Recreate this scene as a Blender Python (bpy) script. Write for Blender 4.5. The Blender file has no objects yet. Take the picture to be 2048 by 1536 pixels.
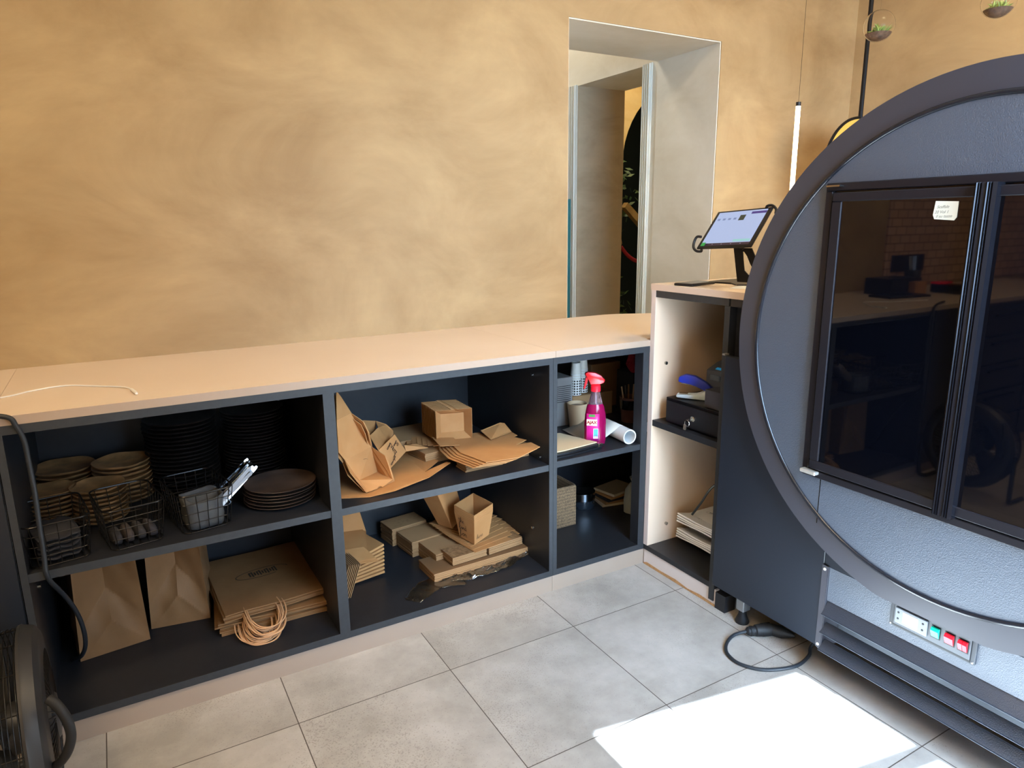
import bpy, bmesh, math, random
from mathutils import Vector, Matrix
random.seed(7)
PI = math.pi
SC = bpy.context.scene
COL = SC.collection

# ------------------------------------------------------------------ camera
CAM_LOC=(-1.6708,-1.9060,1.2973)
CAM_RIGHT=(0.86618,-0.49961,-0.01115)
CAM_UP=(0.12208,0.18991,0.97418)
CAM_FWD=(0.48460,0.84518,-0.22548)
FOCAL_PX=1391.76

cam_data = bpy.data.cameras.new('camera')
cam = bpy.data.objects.new('camera', cam_data)
COL.objects.link(cam)
_r, _u, _f = Vector(CAM_RIGHT), Vector(CAM_UP), Vector(CAM_FWD)
cam.matrix_world = Matrix(((_r.x, _u.x, -_f.x, CAM_LOC[0]), (_r.y, _u.y, -_f.y, CAM_LOC[1]), (_r.z, _u.z, -_f.z, CAM_LOC[2]), (0, 0, 0, 1)))
cam_data.sensor_width = 36
cam_data.lens = FOCAL_PX / 2048 * 36
cam_data.clip_start = 0.02
SC.camera = cam

# ------------------------------------------------------------------ light
SC.view_settings.view_transform = 'Standard'
SC.view_settings.look = 'None'
SC.view_settings.gamma = 1
SC.view_settings.use_curve_mapping = False
SC.view_settings.exposure = 0.42
wd = bpy.data.worlds.new('world'); SC.world = wd; wd.use_nodes = True
wd.node_tree.nodes['Background'].inputs[0].default_value = (0.62, 0.78, 1.0, 1)
wd.node_tree.nodes['Background'].inputs[1].default_value = 2.2

def lamp(name, kind, loc, energy, color, direction=None, size=1, size_y=None, **kw):
    d = bpy.data.lights.new(name, kind); d.energy = energy; d.color = color
    if kind == 'AREA':
        d.size = size
        if size_y: d.shape = 'RECTANGLE'; d.size_y = size_y
    for k, v in kw.items(): setattr(d, k, v)
    o = bpy.data.objects.new(name, d); COL.objects.link(o); o.location = loc
    if direction: o.rotation_euler = Vector(direction).to_track_quat('-Z', 'Y').to_euler()
    return o

WARM = (1.0, 0.76, 0.47)
COOL = (0.46, 0.70, 1.0)
lamp('sun', 'SUN', (0, -6, 5), 190.0, (0.62, 0.81, 1.0), (0.0, 1.0, -0.78), angle=0.012)
lamp('shopfront_daylight', 'AREA', (-0.15, -2.82, 1.35), 120, COOL, (0.42, 1, -0.60), 1.7, 2.0, spread=1.8)
# warm ceiling fittings (their housings are built below)
for _x, _y, _e in ((-2.5, -1.2, 30), (-1.0, -1.9, 9), (0.9, -1.1, 44), (-3.4, -2.4, 12)):
    lamp('ceiling_panel_light', 'AREA', (_x, _y, 3.14), _e, WARM, (0, 0, -1), 0.5, 0.5)
lamp('passage_light', 'AREA', (0.45, 1.9, 3.1), 14, (1.0, 0.93, 0.8), (0, 0, -1), 0.5)
lamp('far_room_light', 'AREA', (1.8, 2.2, 3.1), 16, (1.0, 0.88, 0.65), (0, 0, -1), 0.4)
lamp('stair_hall_light', 'AREA', (2.6, 3.6, 3.1), 16, (1.0, 0.85, 0.6), (0, 0, -1), 0.4)

# ------------------------------------------------------------------ materials
def lin(c):
    if isinstance(c, str):
        c = [int(c[i:i + 2], 16) / 255 for i in (1, 3, 5)]
        c = [x / 12.92 if x <= 0.04045 else ((x + 0.055) / 1.055) ** 2.4 for x in c]
    return (c[0], c[1], c[2], 1)

def mat(name, color, rough=0.5, metal=0.0, spec=0.5, vary=None, bump=None, emit=None, trans=0, ior=1.45, coat=0, alpha=1):
    """vary=(colour2, scale, detail) mottles the base colour; bump=(scale, strength, distance)."""
    m = bpy.data.materials.new(name); m.use_nodes = True
    n = m.node_tree.nodes; l = m.node_tree.links; b = n['Principled BSDF']
    b.inputs['Base Color'].default_value = lin(color)
    b.inputs['Roughness'].default_value = rough; b.inputs['Metallic'].default_value = metal
    b.inputs['Specular IOR Level'].default_value = spec; b.inputs['IOR'].default_value = ior
    b.inputs['Transmission Weight'].default_value = trans; b.inputs['Coat Weight'].default_value = coat
    b.inputs['Alpha'].default_value = alpha
    if emit: b.inputs['Emission Color'].default_value = lin(emit[0]); b.inputs['Emission Strength'].default_value = emit[1]
    tc = n.new('ShaderNodeTexCoord')
    if vary:
        t = n.new('ShaderNodeTexNoise'); t.inputs['Scale'].default_value = vary[1]; t.inputs['Detail'].default_value = vary[2]
        l.new(tc.outputs['Object'], t.inputs['Vector'])
        r = n.new('ShaderNodeValToRGB'); r.color_ramp.elements[0].position = 0.32; r.color_ramp.elements[1].position = 0.68
        r.color_ramp.elements[0].color = lin(color); r.color_ramp.elements[1].color = lin(vary[0])
        l.new(t.outputs['Fac'], r.inputs['Fac']); l.new(r.outputs['Color'], b.inputs['Base Color'])
    if bump:
        t = n.new('ShaderNodeTexNoise'); t.inputs['Scale'].default_value = bump[0]; t.inputs['Detail'].default_value = 3
        l.new(tc.outputs['Object'], t.inputs['Vector'])
        u = n.new('ShaderNodeBump'); u.inputs['Strength'].default_value = bump[1]; u.inputs['Distance'].default_value = bump[2]
        l.new(t.outputs['Fac'], u.inputs['Height']); l.new(u.outputs['Normal'], b.inputs['Normal'])
    return m

def plaster(name, cols, rough=0.62, scale=1.9):
    """Trowelled, mottled mineral plaster: three tones in large clouds with streaks."""
    m = bpy.data.materials.new(name); m.use_nodes = True
    n = m.node_tree.nodes; l = m.node_tree.links; b = n['Principled BSDF']
    b.inputs['Roughness'].default_value = rough; b.inputs['Specular IOR Level'].default_value = 0.35
    tc = n.new('ShaderNodeTexCoord'); mp = n.new('ShaderNodeMapping')
    mp.inputs['Rotation'].default_value = (0.3, 0.55, 0.2); mp.inputs['Scale'].default_value = (1, 1, 1.5)
    l.new(tc.outputs['Object'], mp.inputs['Vector'])
    a = n.new('ShaderNodeTexNoise'); a.inputs['Scale'].default_value = scale; a.inputs['Detail'].default_value = 7
    a.inputs['Roughness'].default_value = 0.62; a.inputs['Distortion'].default_value = 0.55
    l.new(mp.outputs['Vector'], a.inputs['Vector'])
    r = n.new('ShaderNodeValToRGB'); e = r.color_ramp.elements
    e[0].position = 0.33; e[0].color = lin(cols[0]); e[1].position = 0.68; e[1].color = lin(cols[2])
    k = r.color_ramp.elements.new(0.5); k.color = lin(cols[1])
    l.new(a.outputs['Fac'], r.inputs['Fac'])
    mp2 = n.new('ShaderNodeMapping'); mp2.inputs['Rotation'].default_value = (0, 0.9, 0); mp2.inputs['Scale'].default_value = (2.2, 2.2, 9)
    l.new(tc.outputs['Object'], mp2.inputs['Vector'])
    s = n.new('ShaderNodeTexNoise'); s.inputs['Scale'].default_value = 2.4; s.inputs['Detail'].default_value = 5; s.inputs['Distortion'].default_value = 0.8
    l.new(mp2.outputs['Vector'], s.inputs['Vector'])
    mx = n.new('ShaderNodeMixRGB'); mx.blend_type = 'OVERLAY'; mx.inputs[0].default_value = 0.07
    l.new(r.outputs['Color'], mx.inputs[1]); l.new(s.outputs['Fac'], mx.inputs[2]); l.new(mx.outputs[0], b.inputs['Base Color'])
    u = n.new('ShaderNodeBump'); u.inputs['Strength'].default_value = 0.10; u.inputs['Distance'].default_value = 0.003
    l.new(s.outputs['Fac'], u.inputs['Height']); l.new(u.outputs['Normal'], b.inputs['Normal'])
    return m

def tile_material():
    m = bpy.data.materials.new('concrete_floor_tiles'); m.use_nodes = True
    n = m.node_tree.nodes; l = m.node_tree.links; b = n['Principled BSDF']
    tc = n.new('ShaderNodeTexCoord'); sx = n.new('ShaderNodeSeparateXYZ'); l.new(tc.outputs['Object'], sx.inputs[0])
    def math_(op, a, v=None):
        q = n.new('ShaderNodeMath'); q.operation = op
        if isinstance(a, (int, float)): q.inputs[0].default_value = a
        else: l.new(a, q.inputs[0])
        if v is not None:
            if isinstance(v, (int, float)): q.inputs[1].default_value = v
            else: l.new(v, q.inputs[1])
        return q.outputs[0]
    S = 0.446
    lines = []; cells = []
    for out, off in ((sx.outputs[0], 0.036 + 20 * S), (sx.outputs[1], 0.221 + 20 * S)):
        d = math_('DIVIDE', math_('ADD', out, off), S); fr = math_('FRACT', d); cells.append(math_('FLOOR', d))
        edge = math_('MINIMUM', fr, math_('SUBTRACT', 1.0, fr)); lines.append(math_('LESS_THAN', edge, 0.0030))
    grout = math_('MAXIMUM', lines[0], lines[1])
    cv = n.new('ShaderNodeCombineXYZ'); l.new(cells[0], cv.inputs[0]); l.new(cells[1], cv.inputs[1])
    wn = n.new('ShaderNodeTexWhiteNoise'); l.new(cv.outputs[0], wn.inputs['Vector'])
    va = n.new('ShaderNodeVectorMath'); va.operation = 'MULTIPLY_ADD'; l.new(wn.outputs['Color'], va.inputs[0]); va.inputs[1].default_value = (9, 9, 9); l.new(tc.outputs['Object'], va.inputs[2])
    a = n.new('ShaderNodeTexNoise'); a.inputs['Scale'].default_value = 4.5; a.inputs['Detail'].default_value = 8; a.inputs['Roughness'].default_value = 0.66
    l.new(va.outputs[0], a.inputs['Vector'])
    r = n.new('ShaderNodeValToRGB'); e = r.color_ramp.elements
    e[0].position = 0.34; e[0].color = lin('#968f87'); e[1].position = 0.66; e[1].color = lin('#b3aca4')
    l.new(a.outputs['Fac'], r.inputs['Fac'])
    # fine pits, denser in patches
    p1 = n.new('ShaderNodeTexNoise'); p1.inputs['Scale'].default_value = 230; p1.inputs['Detail'].default_value = 2; l.new(va.outputs[0], p1.inputs['Vector'])
    p2 = n.new('ShaderNodeTexNoise'); p2.inputs['Scale'].default_value = 3.2; p2.inputs['Detail'].default_value = 3; l.new(va.outputs[0], p2.inputs['Vector'])
    thr = math_('ADD', math_('MULTIPLY', p2.outputs['Fac'], -0.50), 0.905)
    pit = math_('GREATER_THAN', p1.outputs['Fac'], thr)
    mx = n.new('ShaderNodeMixRGB'); l.new(math_('MULTIPLY', pit, 0.38), mx.inputs[0]); l.new(r.outputs['Color'], mx.inputs[1]); mx.inputs[2].default_value = lin('#6f665c')
    g = n.new('ShaderNodeMixRGB'); l.new(grout, g.inputs[0]); l.new(mx.outputs[0], g.inputs[1]); g.inputs[2].default_value = lin('#4c443c')
    l.new(g.outputs[0], b.inputs['Base Color'])
    b.inputs['Roughness'].default_value = 0.5; b.inputs['Specular IOR Level'].default_value = 0.35
    h = math_('SUBTRACT', 1.0, math_('MAXIMUM', grout, math_('MULTIPLY', pit, 0.3)))
    u = n.new('ShaderNodeBump'); u.inputs['Strength'].default_value = 0.35; u.inputs['Distance'].default_value = 0.0015
    l.new(h, u.inputs['Height']); l.new(u.outputs['Normal'], b.inputs['Normal'])
    return m

def weave_tile_material():
    m = bpy.data.materials.new('basket_weave_wall_tiles'); m.use_nodes = True
    n = m.node_tree.nodes; l = m.node_tree.links; b = n['Principled BSDF']
    tc = n.new('ShaderNodeTexCoord'); mp = n.new('ShaderNodeMapping'); mp.inputs['Rotation'].default_value = (PI / 2, 0, 0)
    l.new(tc.outputs['Object'], mp.inputs['Vector'])
    t = n.new('ShaderNodeTexBrick'); t.inputs['Scale'].default_value = 12; t.inputs['Brick Width'].default_value = 1.2; t.inputs['Row Height'].default_value = 0.6
    t.inputs['Mortar Size'].default_value = 0.03; t.inputs['Color1'].default_value = lin('#c9a58c'); t.inputs['Color2'].default_value = lin('#b8937b'); t.inputs['Mortar'].default_value = lin('#5a4338')
    t.offset = 0.5; l.new(mp.outputs[0], t.inputs['Vector']); l.new(t.outputs['Color'], b.inputs['Base Color'])
    b.inputs['Roughness'].default_value = 0.4
    return m

OCHRE = plaster('ochre_plaster', ('#957a56', '#a48a65', '#b19870'))
PALE = plaster('pale_grey_plaster', ('#d3ccba', '#ddd7c7', '#e6e1d4'), 0.6, 2.0)
TAUPE = plaster('taupe_plaster', ('#a3937a', '#b3a389', '#bba98d'), 0.6, 2.0)
YELLOW = plaster('yellow_ochre_plaster', ('#cda968', '#d8b678', '#e2c48a'), 0.6, 2.0)
FLOOR = tile_material()
CEIL = mat('white_ceiling_paint', '#d9d2c4', 0.8)
CASING = mat('white_painted_casing', '#d3d2c6', 0.4)
TOP = mat('beige_laminate', '#d8c6b4', 0.36, vary=('#d4c1ae', 3, 2), bump=(600, 0.02, 0.0005))
TOPEDGE = mat('beige_edge_band', '#a48d7a', 0.5)
PANEL = mat('pale_beige_panel', '#d8bda3', 0.5)
DARK = mat('charcoal_melamine', '#1f2024', 0.42, vary=('#232428', 40, 4), bump=(900, 0.06, 0.0004))
DEDGE = mat('charcoal_edge_band', '#303235', 0.5, vary=('#2b2d30', 60, 3))
PLINTH = mat('taupe_plinth', '#a08c7b', 0.55, vary=('#988474', 3, 3))
CHIP = mat('bare_chipboard', '#c09468', 0.9, vary=('#a57c52', 120, 4))
KRAFT = mat('kraft_cardboard', '#b07a47', 0.78, vary=('#b78350', 16, 5), bump=(220, 0.05, 0.0004))
KRAFTD = mat('cardboard_cut_edge', '#9a744d', 0.85)
KRAFTP = mat('kraft_bag_paper', '#87613c', 0.7, vary=('#7d5834', 10, 4), bump=(26, 0.3, 0.004))
KPRINT = mat('faint_brown_print', '#6b4f35', 0.8)
INK = mat('dark_ink', '#2a2018', 0.7)
STEEL = mat('polished_steel', '#a9adb4', 0.14, 1.0)
NICKEL = mat('nickel', '#b9b7b2', 0.25, 1.0)
BLACKMETAL = mat('black_coated_metal', '#15161a', 0.4, 0.6)
WIRE = mat('dark_wire', '#2c2a29', 0.3, 0.8)
BLACKP = mat('black_plastic', '#15161a', 0.42)
BLACKG = mat('gloss_black', '#08090c', 0.12)
RUBBER = mat('black_rubber', '#17181b', 0.6)
CLOTHD = mat('dark_grey_cloth', '#232226', 0.9, vary=('#2c2a2d', 60, 4), bump=(300, 0.3, 0.001))
CLOTHG = mat('grey_pouch_cloth', '#3f4044', 0.85, vary=('#4a4a48', 30, 4), bump=(260, 0.3, 0.001))
FRIDGE = mat('grained_black_cladding', '#474f5c', 0.38, spec=1.0, bump=(420, 0.8, 0.0014))  # black lifted to blue-grey: glare haze and daylight sheen put into the colour
FRIDGES = mat('satin_black_rim', '#3a3a42', 0.38, spec=0.7, bump=(500, 0.06, 0.0004))
FRIDGEB = mat('brushed_black_panel', '#1d222b', 0.36, spec=0.5, bump=(260, 0.06, 0.0005))
GLASSB = mat('black_door_glass', '#04050a', 0.025, spec=0.5, ior=1.6, coat=0.25)
FRAMEB = mat('black_aluminium', '#26252b', 0.3, 0.4)
PLATE = mat('brown_grey_stoneware', '#5b4a40', 0.33, vary=('#3a302b', 9, 4))
BOWL = mat('speckled_beige_stoneware', '#b58859', 0.45, vary=('#7f5f3c', 26, 6))
WHITE = mat('white_paper', '#dfe2e6', 0.7)
WHITEP = mat('white_plastic', '#e6e6e4', 0.4)
CREAM = mat('cream_paper', '#cbb694', 0.75)

# ------------------------------------------------------------------ builders
class MB:
    def __init__(s): s.bm = bmesh.new()
    def verts(s, co, faces):
        v = [s.bm.verts.new(c) for c in co]
        for f in faces:
            try: s.bm.faces.new([v[i] for i in f])
            except ValueError: pass
        return s
    def box(s, x0, y0, z0, x1, y1, z1, M=None):
        co = [Vector((x, y, z)) for z in (z0, z1) for y in (y0, y1) for x in (x0, x1)]
        if M: co = [M @ c for c in co]
        return s.verts(co, [(0, 2, 3, 1), (4, 5, 7, 6), (0, 1, 5, 4), (1, 3, 7, 5), (3, 2, 6, 7), (2, 0, 4, 6)])
    def tube(s, pts, r, n=8, closed=False, cap=True):
        pts = [Vector(p) for p in pts]; rr = r if isinstance(r, (list, tuple)) else [r] * len(pts)
        N = len(pts); rings = []; up = None
        for i, p in enumerate(pts):
            a = pts[i - 1] if (i or closed) else p; b = pts[(i + 1) % N] if (i < N - 1 or closed) else p
            t = (b - a).normalized()
            if up is None: up = t.orthogonal().normalized()
            up = (up - t * up.dot(t)); up = up.normalized() if up.length > 1e-6 else t.orthogonal().normalized()
            w = t.cross(up)
            rings.append([s.bm.verts.new(p + (up * math.cos(k * 2 * PI / n) + w * math.sin(k * 2 * PI / n)) * rr[i]) for k in range(n)])
        for i in range(N if closed else N - 1):
            A, B = rings[i], rings[(i + 1) % N]
            for k in range(n): s.bm.faces.new((A[k], A[(k + 1) % n], B[(k + 1) % n], B[k]))
        if cap and not closed: s.bm.faces.new(rings[0][::-1]); s.bm.faces.new(rings[-1])
        return s
    def lathe(s, prof, n=32, M=None, cx=0, cy=0, cap=True):
        rings = []
        for r, z in prof:
            ring = []
            for k in range(n):
                c = Vector((cx + r * math.cos(2 * PI * k / n), cy + r * math.sin(2 * PI * k / n), z))
                ring.append(s.bm.verts.new(M @ c if M else c))
            rings.append(ring)
        for A, B in zip(rings, rings[1:]):
            for k in range(n): s.bm.faces.new((A[k], A[(k + 1) % n], B[(k + 1) % n], B[k]))
        if cap: s.bm.faces.new(rings[0][::-1]); s.bm.faces.new(rings[-1])
        return s
    def prism(s, poly, vec):
        """polygon (list of 3-D points) extruded by vec"""
        v = Vector(vec); n = len(poly); a = [Vector(p) for p in poly]
        A = [s.bm.verts.new(p) for p in a]; B = [s.bm.verts.new(p + v) for p in a]
        s.bm.faces.new(A[::-1]); s.bm.faces.new(B)
        for i in range(n): s.bm.faces.new((A[i], A[(i + 1) % n], B[(i + 1) % n], B[i]))
        return s
    def card(s, poly, t=0.0018):
        """thin board of thickness t through a polygon"""
        a = [Vector(p) for p in poly]; nn = Vector((0, 0, 0))
        for i in range(1, len(a) - 1): nn += (a[i] - a[0]).cross(a[i + 1] - a[0])
        nn.normalize(); return s.prism([p - nn * t / 2 for p in a], nn * t)
    def sheet(s, grid, t=0.0006):
        """curved sheet from a grid of points"""
        n, m = len(grid), len(grid[0])
        G = [[s.bm.verts.new(p) for p in row] for row in grid]
        for i in range(n - 1):
            for j in range(m - 1): s.bm.faces.new((G[i][j], G[i + 1][j], G[i + 1][j + 1], G[i][j + 1]))
        s._solid = t; return s
    def ribbon(s, pts, normal, w):
        n = Vector(normal).normalized(); pts = [Vector(p) for p in pts]; L = []
        for i, p in enumerate(pts):
            t = (pts[min(i + 1, len(pts) - 1)] - pts[max(i - 1, 0)])
            t = t.normalized() if t.length > 1e-9 else Vector((1, 0, 0)); q = t.cross(n) * w / 2
            L.append((s.bm.verts.new(p - q), s.bm.verts.new(p + q)))
        for A, B in zip(L, L[1:]): s.bm.faces.new((A[0], A[1], B[1], B[0]))
        return s
    def bevel(s, w, seg=2):
        bmesh.ops.bevel(s.bm, geom=list(s.bm.edges), offset=w, segments=seg, affect='EDGES', profile=0.5, clamp_overlap=True); return s
    def build(s, name, m, parent=None, world=False, loc=None, smooth=False, solid=None):
        M = Matrix.Identity(4)
        if world and parent: M = wmat(parent).inverted()
        if loc is not None: M = Matrix.Translation(-Vector(loc))
        s.bm.transform(M)
        bmesh.ops.recalc_face_normals(s.bm, faces=s.bm.faces[:])
        me = bpy.data.meshes.new(name); s.bm.to_mesh(me); s.bm.free(); me.materials.append(m)
        o = bpy.data.objects.new(name, me); COL.objects.link(o)
        if loc is not None: o.location = loc
        if parent: o.parent = parent
        if smooth:
            me.polygons.foreach_set('use_smooth', [True] * len(me.polygons))
            me.set_sharp_from_angle(angle=math.radians(38))
        t = solid or getattr(s, '_solid', None)
        if t:
            md = o.modifiers.new('thickness', 'SOLIDIFY'); md.thickness = t; md.offset = 0
        return o

def wmat(o):
    M = Matrix.LocRotScale(o.location, o.rotation_euler, o.scale)
    return wmat(o.parent) @ M if o.parent else M

def tag(o, label, cat, group=None, kind=None):
    o['label'] = label; o['category'] = cat
    if group: o['group'] = group
    if kind: o['kind'] = kind
    return o

def thing(name, label, cat, loc=(0, 0, 0), rz=0, group=None):
    o = bpy.data.objects.new(name, None); o.empty_display_size = 0.05; COL.objects.link(o)
    o.location = loc; o.rotation_euler = (0, 0, rz)
    return tag(o, label, cat, group)

def struct(mb, name, m, **k):
    o = mb.build(name, m, **k); o['kind'] = 'structure'; return o

def dup(root, loc=None, rot=None, label=None, group=None):
    c = root.copy(); COL.objects.link(c)
    if loc is not None: c.location = loc
    if rot is not None: c.rotation_euler = rot
    if label: c['label'] = label
    if group: c['group'] = group
    for ch in list(root.children):
        d = ch.copy(); COL.objects.link(d); d.parent = c
        for g in list(ch.children):
            e = g.copy(); COL.objects.link(e); e.parent = d
    return c

def smooth_pts(P, k=6, closed=False):
    P = [Vector(p) for p in P]; out = []; n = len(P)
    for i in range(n if closed else n - 1):
        if closed: a, b, c, d = P[i - 1], P[i], P[(i + 1) % n], P[(i + 2) % n]
        else: a, b, c, d = P[max(i - 1, 0)], P[i], P[i + 1], P[min(i + 2, n - 1)]
        for j in range(k):
            t = j / k
            out.append(0.5 * ((2 * b) + (c - a) * t + (2 * a - 5 * b + 4 * c - d) * t * t + (3 * b - a - 3 * c + d) * t ** 3))
    if not closed: out.append(P[-1])
    return out

def text(body, parent, m, size, M, name='lettering', depth=0.0003, shear=0, font_space=1.0, bold=0.0):
    """lettering as a curve lying in the plane given by matrix M (parent's frame)"""
    c = bpy.data.curves.new(name, 'FONT'); c.body = body; c.size = size; c.extrude = depth; c.shear = shear
    c.align_x = 'CENTER'; c.align_y = 'CENTER'; c.space_character = font_space; c.offset = bold
    tmp = bpy.data.objects.new('t', c); COL.objects.link(tmp)
    me = bpy.data.meshes.new_from_object(tmp.evaluated_get(bpy.context.evaluated_depsgraph_get()))
    bpy.data.objects.remove(tmp); me.materials.clear(); me.materials.append(m)
    o = bpy.data.objects.new(name, me); COL.objects.link(o); o.parent = parent; o.matrix_local = M
    return o

def frame(o, x, y):
    """matrix with origin o, text direction x and up direction y"""
    x = Vector(x).normalized(); y = Vector(y); y = (y - x * y.dot(x)).normalized(); z = x.cross(y)
    return Matrix(((x.x, y.x, z.x, o[0]), (x.y, y.y, z.y, o[1]), (x.z, y.z, z.z, o[2]), (0, 0, 0, 1)))

# ------------------------------------------------------------------ the room
D = 0.66          # wall plane behind the counter
struct(MB().box(-5.2, -4.2, -0.1, 5, 6, 0), 'floor', FLOOR)
struct(MB().box(-5.2, -4.2, 3.2, 5, 6, 3.3), 'ceiling', CEIL)
w = MB(); w.box(-5.2, D, 0, 0.0875, 1.10, 3.2); w.box(0.0875, D, 2.114, 0.953, 1.10, 3.2)
w.box(0.953, D, 0, 2.1, 1.10, 3.2)
struct(w, 'wall_back', OCHRE)
# pale plastered reveal of the doorway
w = MB(); w.box(0.949, D + 0.004, 0, 0.957, 1.10, 2.114); struct(w, 'trim_1', PALE)
w = MB(); w.box(0.0835, D + 0.004, 0, 0.0915, 1.10, 2.114); struct(w, 'trim_2', PALE)
w = MB(); w.box(0.0915, D + 0.004, 2.109, 0.949, 1.10, 2.118); struct(w, 'trim_3', PALE)
struct(MB().box(1.934, -4.2, 0, 2.1, D, 3.2), 'wall_right', OCHRE)
struct(MB().box(-5.2, -4.2, 0, -5.0, D, 3.2), 'wall_left', OCHRE)
# front wall with the glazed shopfront openings (behind the photographer)
RF = Matrix.Translation((-0.3, -3.05, 0)) @ Matrix.Rotation(math.atan(-0.165), 4, 'Z')
w = MB(); a0, a1 = -0.43, 0.95
w.box(-5.2, -0.06, 0, a0, 0.06, 3.2, RF); w.box(a1, -0.06, 0, 2.6, 0.06, 3.2, RF)
w.box(a0, -0.06, 0, a1, 0.06, 1.0, RF); w.box(a0, -0.02, 1.507, a1, 0.02, 1.55, RF); w.box(a0, -0.06, 1.85, a1, 0.06, 3.2, RF)  # sill raised to block low sun and cut its bounce off the floor
struct(w, 'wall_front', PALE)
# passage beyond the doorway
w = MB(); w.box(0.953, 1.10, 0, 1.317, 1.203, 3.2); w.box(0.953, 1.203, 2.106, 1.317, 1.826, 3.2); w.box(0.953, 1.826, 0, 1.317, 3.2, 3.2)
struct(w, 'wall_passage', PALE)
struct(MB().box(0.957, 1.8215, 0, 1.317, 1.8255, 2.106), 'trim_4', TAUPE)
struct(MB().box(-1.5, 3.2, 0, 1.317, 3.3, 3.2), 'wall_passage_end', PALE)
def casing(name, y0, y1, m=CASING):
    w = MB(); w.box(0.941, y0, 0, 0.9529, y1, 2.112)
    n = 4; s = (y1 - y0) / n
    for i in range(n):
        yc = y0 + (i + 0.5) * s
        w.prism([(0.941, yc - s * 0.32, 0), (0.932, yc - s * 0.18, 0), (0.932, yc + s * 0.18, 0), (0.941, yc + s * 0.32, 0)], (0, 0, 2.108))
    struct(w, name, m)
casing('trim_5', 1.138, 1.203); casing('trim_6', 1.826, 1.915)
# arched wall of the far room
w = MB(); ya = 2.8; xc, zc, R_ = 2.755, 1.76, 0.662
pts = [(1.317, ya, 0), (2.093, ya, 0)] + [(xc - R_ * math.cos(t * PI / 24), ya, zc + R_ * math.sin(t * PI / 24)) for t in range(0, 13)] + [(xc, ya, 3.2), (1.317, ya, 3.2)]
w.prism(pts, (0, 0.12, 0)); w.box(xc, ya, zc + R_ - 0.001, 3.6, ya + 0.12, 3.2); w.box(xc + R_, ya, 0, 3.6, ya + 0.12, 3.2)
struct(w, 'wall_far_room', YELLOW)
NIGHT = mat('dark_hall_tone', '#1b2422', 0.6)  # darkness of the hall put into its wall colour
w = MB(); w.box(1.0, 5.0, 0, 5, 5.1, 3.2); w.box(4.9, 2.92, 0, 5.0, 5.0, 3.2); w.box(1.0, 3.3, 0, 1.1, 5.0, 3.2); w.box(3.42, 2.8, 0, 5.0, 2.92, 3.2)
struct(w, 'wall_stair_hall', NIGHT)
w = MB(); w.box(2.1, 1.0, 0, 3.6, 1.1, 3.2); w.box(3.5, 1.1, 0, 3.6, 2.8, 3.2); w.box(-1.6, 1.1, 0, -1.5, 3.3, 3.2)
struct(w, 'wall_far_side', PALE)
tag(MB().box(-0.02, 0, 0, 0, 0.62, 1.44).build('teal_board', mat('teal_paint', '#2f7478', 0.5), loc=(0, 0, 0)), 'tall teal board standing against the passage wall beyond the doorway', 'board').location = (0.930, 1.855, 0)

# dark hall seen through the arch: foliage, rail, rope
GREEN = mat('dark_foliage', '#2f4a2c', 0.6, vary=('#5a6a30', 8, 3))
pl = thing('artificial_plant', 'tall dark green leafy plant in the hall seen through the arch', 'plant', (2.75, 3.9, 0))
lf = MB(); rnd = random.Random(3)
for i in range(900):
    zz = rnd.uniform(0.15, 2.35); rr = 0.36 * (0.6 + 0.4 * math.sin(zz * 5)); a = rnd.uniform(0, 2 * PI); q = rnd.uniform(0.2, 1) * rr
    c = Vector((q * math.cos(a), q * math.sin(a), zz)); d = Vector((rnd.uniform(-1, 1), rnd.uniform(-1, 1), rnd.uniform(-0.9, 0.5))).normalized() * 0.09
    s_ = d.orthogonal().normalized() * 0.018
    lf.verts([c, c + d * 0.5 + s_, c + d, c + d * 0.5 - s_], [(0, 1, 2, 3)])
lf.build('foliage', GREEN, pl); MB().tube([(0, 0, 0), (0.02, 0, 1.2), (0, 0, 2.2)], 0.025).build('stem', mat('brown_stem', '#3a2c1e', 0.8), pl)
GOLD = mat('gilded_wood', '#a98a52', 0.4, vary=('#8d6f3e', 12, 3))
tag(MB().prism([(2.535,3.300,1.424), (2.569,3.300,1.469), (2.93,3.3,1.17), (2.93,3.3,1.08)], (0, 0.06, 0)).build('stair_rail', GOLD, loc=(0, 0, 0)), 'gilded sloping stair rail seen through the arch', 'handrail')
rope = thing('barrier_post', 'brass barrier post holding a red rope in the arch', 'barrier', (2.47, 3.3, 0))
MB().lathe([(0.14, 0), (0.14, 0.02), (0.025, 0.035), (0.022, 1.08), (0.035, 1.1), (0.02, 1.16)], 20).build('post', mat('brass', '#b08a4a', 0.3, 0.9), rope, smooth=True)
tag(MB().tube(smooth_pts([(2.50, 3.3, 1.07), (2.58, 3.3, 0.99), (2.70, 3.3, 0.93), (2.9, 3.3, 0.91), (3.1, 3.3, 1.0)]), 0.018).build('barrier_rope', mat('red_rope', '#8e1420', 0.8)), 'red velvet rope hanging from the brass post', 'rope')

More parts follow.
